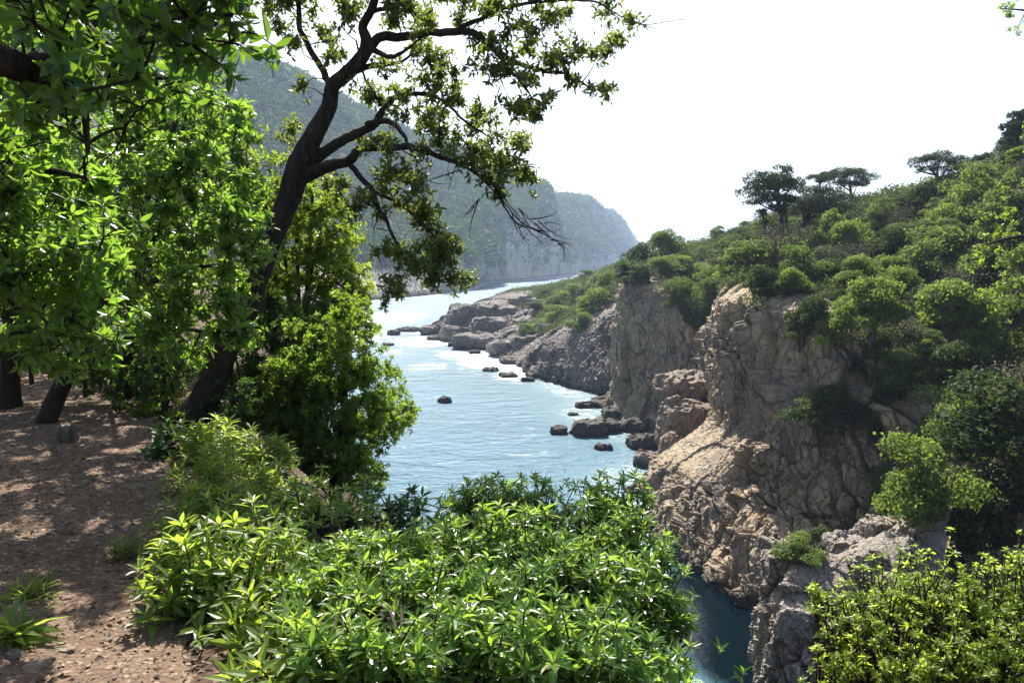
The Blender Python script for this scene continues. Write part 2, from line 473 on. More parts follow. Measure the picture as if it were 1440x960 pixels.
def water_mat():
    n = N('sea_water')
    p = n.pos()
    w1 = n.noise(n.mapped(p, (0.16, 0.34, 1)), 1.0, 3, 0.55, 0.4)
    w2 = n.noise(n.mapped(p, (0.7, 1.2, 1)), 1.0, 5, 0.62, 0.5)
    w3 = n.noise(n.mapped(p, (3.2, 4.6, 1)), 1.0, 4, 0.6, 0.3)
    h = n.math('ADD', n.math('MULTIPLY', w1, 0.9), n.math('ADD', n.math('MULTIPLY', w2, 0.5), n.math('MULTIPLY', w3, 0.16)))
    nb = n.bump(h, n.new('ShaderNodeMapRange', {'Value': n.attr('calm_shade'), 'To Min': 1.0, 'To Max': 0.05}).outputs[0], 2.2)
    shal = n.attr('shore')
    deep = n.mix(n.ramp(n.noise(p, 0.02, 4), [(0.35, 0.0), (0.65, 1.0)]), (0.06, 0.155, 0.225), (0.09, 0.205, 0.285))
    c = n.mix(n.math('MULTIPLY', shal, 0.6, True), deep, (0.008, 0.06, 0.058))
    c = n.mix(n.ramp(n.attr('calm_shade'), [(0.7, 0.0), (1.0, 1.0)]), c, (0.0006, 0.005, 0.008))  # gully shade and cliff reflection put into the water colour as near-black
    f = n.attr('foam')
    fn = n.noise(n.mapped(p, (0.16, 0.42, 1)), 1.0, 8, 0.68, 1.2)
    fl = n.noise(n.mapped(p, (1.3, 2.4, 1)), 1.0, 6, 0.7, 0.6)
    k = n.math('ADD', n.math('MULTIPLY', fn, 0.7), n.math('MULTIPLY', fl, 0.3))
    mask = n.new('ShaderNodeMapRange', {'Value': n.math('ADD', k, n.math('MULTIPLY', f, 0.42)), 'From Min': 0.71, 'From Max': 0.87, 'To Min': 0.0, 'To Max': 0.92}).outputs[0]
    wat = n.new('ShaderNodeBsdfPrincipled', {'Base Color': c, 'Roughness': n.new('ShaderNodeMapRange', {'Value': n.attr('calm_shade'), 'To Min': 0.52, 'To Max': 0.08}).outputs[0], 'IOR': 1.333, 'Specular IOR Level': 0.5, 'Normal': nb}).outputs[0]
    foam = n.new('ShaderNodeBsdfPrincipled', {'Base Color': (0.75, 0.78, 0.78, 1), 'Roughness': 0.8, 'Normal': n.bump(k, 0.5, 0.2)}).outputs[0]
    ms = n.new('ShaderNodeMixShader', {'Fac': mask})
    n.link(wat, ms.inputs[1])
    n.link(foam, ms.inputs[2])
    return n.done(ms.outputs[0])
M['water'] = water_mat()
# ------------------------------------------------------------------ terrain patches
def resample(A, n, axis):
    """Catmull-Rom resampling of a control grid along one axis"""
    A = np.moveaxis(A, axis, 0)
    m = len(A)
    E = np.concatenate([(2 * A[0] - A[1])[None], A, (2 * A[-1] - A[-2])[None]])
    x = np.linspace(0, m - 1, n)
    i = np.minimum(x.astype(int), m - 2)
    t = (x - i).reshape((-1,) + (1,) * (A.ndim - 1))
    p0, p1, p2, p3 = E[i], E[i + 1], E[i + 2], E[i + 3]
    out = 0.5 * (2 * p1 + (p2 - p0) * t + (2 * p0 - 5 * p1 + 4 * p2 - p3) * t ** 2 + (3 * p1 - p0 - 3 * p2 + p3) * t ** 3)
    lin = p1 + (p2 - p1) * t
    return np.moveaxis(0.7 * out + 0.3 * lin, 0, axis)

GRIDS, VEG = {}, {}
def grid_normals(V):
    du = np.gradient(V, axis=0)
    dv = np.gradient(V, axis=1)
    Nn = norm(np.cross(du, dv))
    return Nn

def patch(name, cols, nu, nv, disp, mat, label, cat, smooth=False, rim=None):
    A = np.array(cols, float)
    V = resample(resample(A, nu, 0), nv, 1)
    Nn = grid_normals(V)
    if (Nn * (EYE - V)).sum(-1).mean() < 0:
        Nn = -Nn
        flip = True
    else:
        flip = False
    D = disp(V.reshape(-1, 3), Nn.reshape(-1, 3)).reshape(nu, nv)
    V = V + Nn * D[..., None]
    GRIDS[name] = (V, grid_normals(V) * (-1 if flip else 1))
    i = np.arange(nu - 1)[:, None] * nv
    j = np.arange(nv - 1)[None, :]
    Q = np.stack([i + j, i + nv + j, i + nv + j + 1, i + j + 1], -1).reshape(-1, 4)
    if flip:
        Q = Q[:, ::-1]
    mb = MB()
    mb.add(V.reshape(-1, 3), Q=Q)
    attrs = None
    if rim is not None:
        rw = np.linspace(0, A.shape[1] - 1, nv)[None, :] + 0.0 * V[..., 0]
        rm = np.interp(np.linspace(0, 1, nu), np.linspace(0, 1, len(A)), np.broadcast_to(np.asarray(rim, float), (len(A),)))[:, None]
        wob = fbm(V.reshape(-1, 3) * 0.16, 5, 77).reshape(nu, nv)
        up = GRIDS[name][1][..., 2]
        veg = np.clip((rw - rm + 1.1 * wob) / 0.35 + 0.5, 0, 1) * np.clip((up - 0.12) / 0.3, 0, 1)
        VEG[name] = veg
        attrs = {'veg': veg}
    o = mb.build(cat, mat, None, smooth, attrs)
    tag(o, label, cat.replace('_', ' '), None, 'structure')
    return o

def rock_disp(big=2.2, mid=0.9, small=0.3, sc=1.0, seed=0, kmin=0.25, vert=0.7):
    def f(V, Nn):
        w = V + 1.5 / sc * np.stack([fbm(V * 0.2 * sc, 3, seed + 31), fbm(V * 0.2 * sc, 3, seed + 32), fbm(V * 0.2 * sc, 3, seed + 33)], 1)
        # slabs dip a little: shear the joint pattern so that it is not upright
        ws = np.stack([w[:, 0] + 0.35 * w[:, 2], w[:, 1] - 0.2 * w[:, 2], w[:, 2] * vert + 0.12 * w[:, 0]], 1)
        a, ea = facets(ws * 0.13 * sc, seed + 1, 0.9)
        b, eb = facets(ws * 0.33 * sc, seed + 2, 0.85)
        c, ec = facets(ws * 0.85 * sc, seed + 3, 0.8)
        e, ee = facets(ws * 2.1 * sc, seed + 6, 0.8)
        n = fbm(V * 0.6 * sc, 6, seed + 4, 0.6)
        broken = np.clip(0.5 + 1.6 * fbm(V * 0.12 * sc, 3, seed + 12), 0.1, 1.2)
        d = big * (a * 0.6 + 0.7 * fbm(V * 0.09 * sc, 4, seed + 9)) + mid * (b * 0.95 * broken + 0.22 * n) + small * (c * broken * 1.0 + 0.3 * e)
        d -= 0.5 * mid * broken * np.exp(-(eb / 0.045) ** 2) + 0.25 * small * np.exp(-(ec / 0.07) ** 2)
        k = np.clip((0.8 - Nn[:, 2]) / 0.35, kmin, 1.0)
        return d * k
    return f

def rel(*cols):
    """columns whose first entry (px, py) lies on the water; the others are (px, py, metres behind that shore point)"""
    out = []
    for c in cols:
        s = sea(*c[0])
        pts = [s + np.array([0, -1.5, -5.0]), s]
        for px, py, off in c[1:]:
            pts.append(at(px, py, s[1] + off))
        out.append(pts)
    return out

def absol(*cols):
    out = []
    for c in cols:
        pts = [at(*q) for q in c]
        f = pts[0].copy()
        f[2] = min(f[2] - 3, -5.0)
        out.append([f] + pts)
    return out

# near cliff and the hill that climbs behind it
A_cols = absol(
    [(990, 640, 112), (990, 610, 112), (992, 575, 112), (994, 540, 112), (996, 500, 112), (998, 455, 112), (1030, 372, 124), (1062, 328, 142), (1070, 335, 190)],
    [(935, 690, 84), (945, 665, 84), (975, 625, 84), (1004, 590, 84), (992, 515, 84), (1008, 428, 84), (1062, 352, 101), (1088, 320, 128), (1095, 330, 180)],
    [(882, 698, 79), (900, 670, 77), (936, 632, 75), (998, 585, 73.5), (992, 512, 72.5), (1012, 422, 73), (1085, 350, 94), (1118, 312, 122), (1125, 322, 175)],
    [(918, 755, 65.5), (936, 722, 65), (968, 672, 64.5), (1030, 600, 65.5), (1036, 512, 64.5), (1058, 412, 66), (1115, 352, 88), (1160, 302, 118), (1165, 315, 170)],
    [(985, 842, 54), (1005, 795, 55), (1040, 715, 56.5), (1090, 610, 57), (1115, 510, 57), (1145, 428, 58.5), (1190, 372, 80), (1230, 287, 110), (1235, 300, 165)],
    [(1070, 868, 50.5), (1100, 790, 51.3), (1140, 700, 52.5), (1175, 610, 53), (1195, 540, 53.5), (1220, 466, 55.5), (1270, 385, 74), (1300, 274, 104), (1305, 290, 160)],
    [(1160, 850, 49), (1200, 770, 49.4), (1232, 695, 50), (1258, 620, 50.5), (1278, 565, 51), (1303, 512, 53), (1350, 385, 70), (1380, 248, 95), (1390, 262, 150)],
    [(1240, 830, 45), (1290, 765, 45), (1315, 705, 45.5), (1335, 645, 46.5), (1350, 595, 48), (1375, 535, 51), (1430, 385, 64), (1455, 226, 85), (1465, 240, 140)],
    [(1340, 820, 37), (1385, 765, 37), (1415, 700, 37.5), (1435, 640, 38.5), (1450, 590, 40.5), (1475, 520, 45), (1525, 370, 55), (1550, 200, 73), (1560, 210, 120)],
    [(1500, 850, 30), (1560, 760, 29), (1600, 680, 29), (1620, 600, 30), (1640, 540, 32), (1665, 460, 35), (1720, 330, 43), (1755, 175, 58), (1770, 190, 100)],
    [(1900, 850, 22), (1960, 760, 21), (2000, 680, 21), (2020, 600, 22), (2040, 540, 24), (2065, 460, 27), (2120, 330, 35), (2155, 175, 48), (2170, 190, 90)],
)
patch('near_hill', A_cols, 560, 430, rock_disp(2.2, 1.7, 0.75, 1.0, 11, 0.25, 0.42), M['cliff'],
      'broad tan and grey fractured cliff with a bushy hill on top, right side of the inlet', 'near_cliff', rim=[6.2, 6.2, 6.1, 6.1, 6.0, 5.8, 5.2, 4.6, 3.6, 3.0, 3.0])

B_cols = absol(
    [(880, 585, 165), (885, 540, 165), (888, 500, 165), (890, 460, 165), (892, 420, 165), (894, 396, 165), (898, 380, 176), (902, 368, 195), (905, 372, 240)],
    [(857, 578, 128), (866, 540, 128), (868, 500, 128), (870, 455, 128), (871, 420, 128), (876, 396, 128), (884, 384, 138), (890, 370, 160), (895, 376, 215)],
    [(852, 592, 116.5), (866, 560, 118), (862, 515, 118.5), (862, 460, 119), (866, 418, 119.5), (878, 398, 121), (890, 382, 131), (902, 366, 155), (905, 372, 210)],
    [(884, 612, 109), (893, 572, 112), (895, 520, 113), (898, 465, 114), (902, 425, 115), (908, 398, 116.5), (925, 378, 128), (945, 358, 152), (950, 366, 205)],
    [(925, 645, 99), (932, 605, 103), (938, 550, 107), (940, 500, 109.5), (942, 455, 111), (946, 412, 113), (972, 374, 127), (1000, 343, 152), (1005, 352, 205)],
    [(965, 665, 92), (975, 625, 97), (982, 575, 101), (984, 530, 104), (984, 498, 106), (982, 462, 108), (1018, 392, 122), (1058, 326, 147), (1065, 336, 200)],
    [(1030, 680, 88), (1035, 640, 94), (1040, 590, 98), (1040, 545, 101), (1038, 510, 103), (1036, 475, 105), (1080, 390, 118), (1125, 303, 142), (1130, 314, 195)],
)
patch('mid_hill', B_cols, 330, 300, rock_disp(1.3, 1.4, 0.7, 0.95, 41, 0.25, 0.42), M['cliff'],
      'sheer tan cliff wall with ochre streaks rising from the water behind the big block', 'mid_cliff', rim=6.15)

C_cols = rel(
    [(588, 467), (590, 464, 1), (594, 461, 2), (602, 457, 5), (615, 453, 12), (640, 450, 26), (640, 454, 55)],
    [(618, 471), (620, 464, 1), (626, 456, 3), (640, 444, 8), (655, 434, 18), (672, 428, 36), (672, 432, 70)],
    [(648, 480), (650, 470, 1.5), (654, 452, 4), (664, 436, 11), (682, 424, 24), (704, 415, 48), (705, 420, 95)],
    [(692, 496), (696, 485, 2), (703, 470, 6), (716, 452, 16), (740, 428, 36), (768, 408, 72), (768, 413, 130)],
    [(722, 512), (727, 502, 2), (738, 488, 6), (754, 470, 14), (780, 436, 40), (806, 400, 92), (806, 405, 160)],
    [(748, 528), (752, 505, 1.5), (762, 484, 4), (780, 462, 12), (812, 428, 40), (838, 391, 100), (838, 396, 180)],
    [(800, 541), (802, 512, 1.5), (805, 478, 4.5), (818, 446, 10), (845, 414, 36), (866, 380, 84), (868, 385, 160)],
    [(846, 553), (848, 518, 1.5), (850, 475, 4.5), (858, 440, 10), (876, 410, 34), (893, 374, 74), (895, 379, 150)],
    [(905, 562), (907, 522, 1.5), (908, 480, 4.5), (912, 440, 10), (926, 402, 34), (940, 366, 74), (942, 371, 150)],
)
patch('point', C_cols, 440, 260, rock_disp(2.4, 1.7, 0.75, 0.72, 71, 0.6), M['point_rock'],
      'low rocky point of grey boulders and scrub running out into the bay', 'rocky_point', rim=[9, 9.0, 6.8, 5.2, 4.1, 3.9, 4.4, 4.8, 4.8])

S_cols = absol(
    [(1110, 1040, 40), (1105, 950, 40), (1105, 880, 39.5), (1108, 830, 39), (1112, 795, 39), (1125, 785, 41), (1130, 820, 45)],
    [(1066, 1080, 36.5), (1066, 950, 36.3), (1074, 870, 36), (1082, 815, 36), (1092, 774, 36.5), (1105, 768, 39.5), (1112, 810, 44)],
    [(1058, 1080, 33), (1053, 955, 33), (1062, 885, 33.4), (1076, 830, 34), (1082, 778, 35), (1104, 764, 38), (1112, 805, 43)],
    [(1105, 1100, 31), (1100, 960, 31), (1108, 880, 31.6), (1116, 825, 32.4), (1124, 782, 33.8), (1144, 764, 37), (1150, 800, 42)],
    [(1160, 1100, 30), (1150, 960, 30.2), (1150, 880, 31), (1156, 822, 32), (1168, 774, 33.6), (1186, 752, 37), (1190, 788, 42)],
    [(1215, 1100, 29.4), (1205, 960, 29.6), (1200, 880, 30.4), (1204, 812, 31.6), (1216, 756, 33.4), (1236, 732, 37), (1240, 770, 42)],
    [(1275, 1100, 28.6), (1265, 960, 28.8), (1262, 880, 29.5), (1262, 810, 30.6), (1268, 748, 32.4), (1285, 718, 36.5), (1292, 752, 41)],
    [(1350, 1100, 27.5), (1340, 960, 27.8), (1335, 880, 28.5), (1332, 800, 29.6), (1335, 735, 31.4), (1352, 700, 35.5), (1360, 735, 40)],
)
patch('outcrop', S_cols, 300, 260, rock_disp(1.5, 0.85, 0.28, 2.3, 91), M['outcrop'],
      'near knuckle of pale jointed rock standing at the mouth of the dark gully', 'rock_outcrop')

# the big mountain across the bay and the headland beyond it
def far_disp(sc, seed, amp):
    def f(V, Nn):
        steep = np.clip((0.72 - Nn[:, 2]) / 0.4, 0, 1)
        a, ea = facets(V * np.array([1, 1, 0.35]) * 0.028 * sc, seed, 0.8)
        r = ridged(V * 0.006 * sc, 4, seed + 2)
        g = fbm(V * 0.02 * sc, 5, seed + 4)
        b, eb = facets(V * np.array([1, 1, 0.5]) * 0.09 * sc, seed + 6, 0.8)
        low = np.clip(V[:, 2] / 14.0, 0.12, 1)
        gul = ridged(V * np.array([1, 1, 0.25]) * 0.011 * sc, 3, seed + 20)
        return low * amp * (0.55 * r + 0.5 * g + 0.6 * gul) + steep * np.clip(low + 0.25, 0, 1) * (amp * 0.75 * a + amp * 0.4 * b) 
    return f
Mt_cols = rel(
    [(-700, 620), (-700, 600, 5), (-700, 480, 30), (-700, 280, 90), (-700, 0, 160), (-700, -300, 260), (-700, -280, 460)],
    [(-250, 520), (-250, 500, 5), (-250, 400, 40), (-250, 260, 110), (-250, 50, 200), (-250, -160, 300), (-250, -150, 520)],
    [(100, 470), (100, 455, 5), (90, 380, 40), (80, 250, 120), (70, 80, 220), (60, -60, 320), (60, -50, 560)],
    [(220, 452), (220, 440, 5), (210, 380, 40), (205, 280, 120), (200, 140, 220), (195, 30, 330), (195, 45, 600)],
    [(330, 440), (330, 430, 6), (326, 380, 45), (320, 290, 130), (315, 180, 230), (312, 88, 340), (310, 105, 620)],
    [(430, 430), (430, 420, 8), (428, 372, 50), (425, 290, 150), (420, 190, 260), (412, 114, 370), (405, 130, 650)],
    [(520, 422), (522, 408, 8), (525, 374, 50), (520, 310, 150), (515, 230, 270), (506, 160, 390), (500, 180, 680)],
    [(600, 415), (601, 402, 10), (602, 372, 55), (605, 322, 160), (602, 262, 280), (600, 206, 410), (596, 225, 700)],
    [(650, 407), (650, 396, 12), (654, 360, 45), (656, 312, 130), (660, 272, 250), (668, 226, 400), (665, 245, 700)],
    [(684, 397), (686, 378, 10), (692, 330, 32), (700, 296, 80), (706, 268, 190), (715, 240, 350), (714, 258, 650)],
    [(735, 393.5), (737, 370, 8), (742, 325, 26), (746, 298, 60), (750, 278, 130), (753, 261, 240), (754, 272, 550)],
    [(785, 388), (784, 374, 8), (778, 342, 24), (772, 314, 50), (766, 296, 100), (761, 280, 170), (764, 288, 450)],
    [(812, 385), (808, 374, 10), (800, 350, 30), (790, 326, 60), (780, 308, 120), (770, 294, 200), (774, 302, 450)],
)
patch('mountain', Mt_cols, 480, 260, far_disp(1.0, 201, 13.0), M['far_rock'],
      'steep wooded mountain with pale cliffs falling into the far side of the bay', 'mountain', True)
Hd_cols = rel(
    [(720, 391), (722, 380, 20), (724, 350, 90), (728, 320, 220), (735, 286, 400), (738, 300, 800)],
    [(785, 386.5), (787, 376, 20), (790, 348, 100), (792, 315, 240), (795, 285, 420), (796, 300, 800)],
    [(832, 381.5), (833, 366, 18), (832, 345, 90), (828, 318, 220), (824, 292, 400), (824, 306, 800)],
    [(865, 377.5), (866, 360, 18), (863, 342, 80), (860, 325, 180), (854, 304, 330), (853, 318, 700)],
    [(885, 374.2), (886, 360, 15), (884, 348, 50), (880, 336, 120), (875, 320, 220), (872, 334, 500)],
    [(895, 372.4), (896, 364, 12), (894, 356, 40), (890, 348, 90), (886, 338, 160), (882, 348, 400)],
    [(902, 371), (902, 367, 10), (899, 363.5, 30), (896, 360, 60), (893, 356, 110), (890, 360, 300)],
)
patch('headland', Hd_cols, 200, 130, far_disp(0.5, 231, 20.0), M['far_rock'],
      'hazy blue wooded headland tapering into the sea beyond the mountain', 'headland', True)

# ------------------------------------------------------------------ ray casting onto the terrain
def bvh_of(names, step=2):
    Vs, Fs, n = [], [], 0
    for k in names:
        V = GRIDS[k][0][::step, ::step]
        a, b = V.shape[:2]
        i = np.arange(a - 1)[:, None] * b
        j = np.arange(b - 1)[None, :]
        Q = np.stack([i + j, i + b + j, i + b + j + 1, i + j + 1], -1).reshape(-1, 4) + n
        Vs.append(V.reshape(-1, 3))
        Fs.append(Q)
        n += a * b
    return BVHTree.FromPolygons(np.concatenate(Vs).tolist(), np.concatenate(Fs).tolist())
LAND = bvh_of(['near_hill', 'mid_hill', 'point', 'outcrop'])

def hit(px, py, tree=None):
    """where the line of sight through a photo pixel first meets the land (None = open air)"""
    d = Vector(ray(px, py)).normalized()
    loc, nor, _, dist = (tree or LAND).ray_cast(Vector(EYE), d)
    return None if loc is None else np.array(loc)

def ground_below(p):
    loc, nor, _, dist = LAND.ray_cast(Vector((p[0], p[1], 200)), Vector((0, 0, -1)))
    return None if loc is None else np.array(loc)

# ------------------------------------------------------------------ the near clifftop
EDGE = np.array([(9, -40), (4.2, -9), (1.9, -2), (1.1, 1.2), (0.1, 3.2), (-1.4, 5.6), (-2.9, 8.4), (-4.0, 11.5), (-6.2, 17), (-10, 28), (-20, 52), (-55, 130)], float)
def edge_dist(x, y):
    P = np.stack([x, y], -1)
    best = np.full(x.shape, 1e9)
    sgn = np.ones(x.shape)
    for a, b in zip(EDGE[:-1], EDGE[1:]):
        ab = b - a
        t = np.clip(((P - a) @ ab) / (ab @ ab), 0, 1)
        q = P - (a + t[..., None] * ab)
        d = np.sqrt((q * q).sum(-1))
        s = ab[0] * (P[..., 1] - a[1]) - ab[1] * (P[..., 0] - a[0])
        closer = d < best
        best = np.where(closer, d, best)
        sgn = np.where(closer, np.where(s < 0, 1.0, -1.0), sgn)
    return best * sgn

def ground_z(x, y, detail=True):
    x = np.asarray(x, float)
    y = np.asarray(y, float)
    e = edge_dist(x, y)
    z = 23.4 - 0.055 * np.clip(y, 0, 12) - 0.02 * np.clip(y - 12, 0, 60)
    z = z + 0.10 * np.clip(-x - 6.5 - 0.25 * y, 0, 60) + 0.05 * np.clip(-y, 0, 30)
    n2 = np.stack([x, y, 0 * x], -1)
    z = z + 0.10 * fbm(n2 * 0.5, 3, 301) * np.clip(-e, 0, 1)
    if detail:
        z = z + 0.035 * fbm(n2 * 2.4, 4, 305) + 0.012 * fbm(n2 * 11, 3, 309)
    ee = np.clip(e + 0.3, 0, None)
    drop = np.where(ee < 0.6, ee * ee * 0.8, 0.288 + (ee - 0.6) * 1.5 + np.clip(ee - 3, 0, None) * 1.5)
    z = z - drop * (1 + 0.2 * fbm(n2 * 0.35, 3, 311))
    return np.maximum(z, -6.0)

def gz(x, y):
    return float(ground_z(np.array([x]), np.array([y]), False)[0])

def ground_patch():
    # one sheet: fine near the viewer, coarser away
    def axis(lo, hi, fine0, fine1, step, far):
        a = list(np.arange(fine0, fine1, step))
        s, x = step, fine1
        while x < hi:
            a.append(x); s = min(s * 1.12, far); x += s
        s, x = step, fine0
        b = []
        while x > lo:
            s = min(s * 1.12, far); x -= s; b.append(x)
        return np.array(b[::-1] + a)
    xs = axis(-90, 26, -7.0, 1.5, 0.05, 3.0)
    ys = axis(-40, 130, 1.8, 11.0, 0.05, 3.0)
    X, Y = np.meshgrid(xs, ys, indexing='ij')
    Z = ground_z(X, Y)
    V = np.stack([X, Y, Z], -1)
    nu, nv = X.shape
    i = np.arange(nu - 1)[:, None] * nv
    j = np.arange(nv - 1)[None, :]
    Q = np.stack([i + j, i + nv + j, i + nv + j + 1, i + j + 1], -1).reshape(-1, 4)
    mb = MB()
    mb.add(V.reshape(-1, 3), Q=Q)
    tag(mb.build('ground', M['ground'], None, True), 'dark shaded forest soil of the clifftop under the trees', 'ground', None, 'structure')
ground_patch()

PATHC = smooth_path(np.array([(-1.6, -6), (-1.9, -1), (-2.35, 2.6), (-3.3, 5.0), (-4.7, 7.6), (-6.6, 10.4), (-9.4, 13.6), (-13, 17)]), 40)
def path_patch():
    n, m = len(PATHC), 70
    t = norm(np.gradient(PATHC, axis=0))
    nr = np.stack([t[:, 1], -t[:, 0]], 1)
    s = np.arange(n) * 0.05
    wl = 1.5 + 0.22 * fbm(np.stack([s * 1.3, 0 * s, 0 * s + 3], 1), 4, 5)
    wr = 0.95 + 0.22 * fbm(np.stack([s * 1.3, 0 * s, 0 * s + 9], 1), 4, 6)
    k = np.linspace(0, 1, m)
    off = -wl[:, None] + (wl + wr)[:, None] * k[None]
    XY = PATHC[:, None, :] + nr[:, None, :] * off[..., None]
    Z = ground_z(XY[..., 0], XY[..., 1])
    edge = np.minimum(k, 1 - k)[None]
    Z = Z + 0.006 + 0.012 * np.clip(edge * 12, 0, 1) - 0.03 * np.clip(0.006 - edge, 0, None)
    V = np.concatenate([XY, Z[..., None]], -1)
    i = np.arange(n - 1)[:, None] * m
    j = np.arange(m - 1)[None, :]
    Q = np.stack([i + j, i + j + 1, i + m + j + 1, i + m + j], -1).reshape(-1, 4)
    mb = MB()
    mb.add(V.reshape(-1, 3), Q=Q)
    tag(mb.build('path', M['path'], None, True), 'trodden reddish dirt path strewn with dry leaves along the clifftop', 'path', None, 'structure')
path_patch()

# ------------------------------------------------------------------ sea
def project(P):
    """photo pixels of world points"""
    d = P - EYE
    z = d[:, 1] * cp - d[:, 2] * sp
    return np.stack([W / 2 + F * d[:, 0] / np.maximum(z, 1e-3), H / 2 - F * (d[:, 2] * cp + d[:, 1] * sp) / np.maximum(z, 1e-3)], 1), z

def water_sheet():
    shore = []
    for k in ('near_hill', 'mid_hill', 'point', 'outcrop', 'mountain', 'headland'):
        V = GRIDS[k][0].reshape(-1, 3)
        shore.append(V[np.abs(V[:, 2]) < (0.6 if k not in ('mountain', 'headland') else 2.5)])
    shore = np.concatenate(shore)
    if len(shore) > 14000:
        shore = shore[rng.choice(len(shore), 14000, False)]
    kd = KDTree(len(shore))
    for i, p in enumerate(shore):
        kd.insert((p[0], p[1], 0), i)
    kd.balance()
    ang = np.radians(np.linspace(-82, 82, 330) * 1.0)
    w = np.tan(np.linspace(-1.3, 1.3, 330))
    ang = np.linspace(-1, 1, 330)
    ang = np.radians(82) * (0.45 * ang + 0.55 * ang ** 3)
    dist = np.geomspace(6, 7000, 420)
    A, D = np.meshgrid(ang, dist, indexing='ij')
    X, Y = np.sin(A) * D, np.cos(A) * D - 4
    P = np.stack([X, Y, 0 * X], -1).reshape(-1, 3)
    near = np.array([kd.find((p[0], p[1], 0))[2] if p[1] < 3200 else 1e4 for p in P])
    scale = 1 + np.linalg.norm(P, axis=1) / 260
    calm_shade = 0.75 / (1 + np.exp(-(P[:, 0] - 4) / 1.5)) / (1 + np.exp((P[:, 1] - 165) / 6))
    foam = np.maximum(np.exp(-near / (3.0 * scale)) * (1 - calm_shade), 0.2 + 0.2 * fbm(P * np.array([0.02, 0.03, 1]), 3, 12))
    sh = np.exp(-near / (14 * scale))
    # white water stirred up by the rocks (photo places, on the sea surface)
    for px, py, rx, ry, a in ((545, 447, 60, 12, .75), (520, 470, 60, 16, .62), (600, 480, 60, 9, .8), (690, 505, 55, 16, .9), (725, 525, 40, 14, .8), (600, 515, 50, 10, .5), (640, 497, 40, 8, .6),
                              (560, 495, 60, 10, .42), (650, 545, 70, 14, .28), (600, 590, 60, 16, .25), (760, 520, 16, 8, .6), (690, 395, 22, 3, .7), (840, 388, 60, 4, .35), (700, 640, 90, 20, .18), (820, 590, 20, 10, .35), (880, 640, 20, 10, .2)):
        c = sea(px, py)
        sx = px2m(rx, c[1])
        sy = abs(sea(px, py - ry)[1] - sea(px, py + ry)[1]) / 2
        foam = np.maximum(foam, 1.2 * a * np.exp(-(((P[:, 0] - c[0]) / sx) ** 2 + ((P[:, 1] - c[1]) / sy) ** 2)))
    # less foam under the cliffs in the cove and the gully
    for px, py, rx, ry in ((800, 555, 60, 18), (900, 660, 40, 30), (1000, 890, 90, 80)):
        c = sea(px, py)
        sx = px2m(rx, c[1])
        sy = abs(sea(px, py - ry)[1] - sea(px, py + ry)[1]) / 2
        foam = foam * (1 - 0.85 * np.exp(-(((P[:, 0] - c[0]) / sx) ** 2 + ((P[:, 1] - c[1]) / sy) ** 2)))
    nu, nv = A.shape
    i = np.arange(nu - 1)[:, None] * nv
    j = np.arange(nv - 1)[None, :]
    Q = np.stack([i + j, i + nv + j, i + nv + j + 1, i + j + 1], -1).reshape(-1, 4)
    mb = MB()
    mb.add(P, Q=Q[:, ::-1])
    # sheltered water: still, with cliff shade painted dark, at the mouth of the gully, calmer close under the cliffs of the cove
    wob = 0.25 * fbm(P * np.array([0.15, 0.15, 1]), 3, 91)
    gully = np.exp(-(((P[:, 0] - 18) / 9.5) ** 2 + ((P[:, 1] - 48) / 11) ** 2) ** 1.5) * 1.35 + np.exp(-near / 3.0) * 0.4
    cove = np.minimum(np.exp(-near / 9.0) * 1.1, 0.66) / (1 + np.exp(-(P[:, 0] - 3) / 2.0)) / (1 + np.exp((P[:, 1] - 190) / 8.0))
    calm_shade_a = np.clip(np.maximum(cove, gully * (1 + wob) * (P[:, 1] < 75)), 0, 1)
    foam = foam * (1 - np.clip(calm_shade_a * 1.15 - 0.1, 0, 1))
    o = mb.build('sea', M['water'], None, True, {'foam': foam, 'shore': sh, 'calm_shade': calm_shade_a})
    tag(o, 'glittering blue green sea filling the bay, white foam round the rocks', 'sea', None, 'structure')
water_sheet()
# ------------------------------------------------------------------ rocks in and over the water
import bmesh
def rock_mesh(name, size, seed, mat, sub=5, sc=1.0, amp=0.22, box=0.45):
    bm = bmesh.new()
    bmesh.ops.create_icosphere(bm, subdivisions=sub, radius=1.0)
    bm.verts.ensure_lookup_table()
    P = np.array([v.co[:] for v in bm.verts])
    T = np.array([[v.index for v in f.verts] for f in bm.faces])
    bm.free()
    # push the sphere towards a worn block
    k = np.abs(P).max(1, keepdims=True)
    Q = P * (1 - box) + box * P / k
    S = np.asarray(size, float)
    X = Q * S
    m = float(S.mean())
    n = norm(P / S)
    a, ea = facets(X / m * 1.15 * sc + seed * 3.1, seed, 0.9)
    b, eb = facets(X / m * 2.9 * sc + seed * 1.7, seed + 1, 0.85)
    c, ec = facets(X / m * 7.0 * sc, seed + 2, 0.8)
    d = m * (amp * a + amp * 0.42 * b + amp * 0.14 * c + 0.05 * fbm(X / m * 5, 4, seed + 3) - 0.03 * np.exp(-(eb / 0.05) ** 2))
    mb = MB()
    mb.add(X + n * d[:, None], T=T)
    return mb
def rock(name, label, cat, loc, size, seed, mat, rot=0.0, sub=5, amp=0.22, group=None):
    mb = rock_mesh(name, size, seed, mat, sub, amp=amp)
    o = mb.build(name, mat)
    o.location = tuple(loc)
    o.rotation_euler = (0, 0, rot)
    return tag(o, label, cat, group)

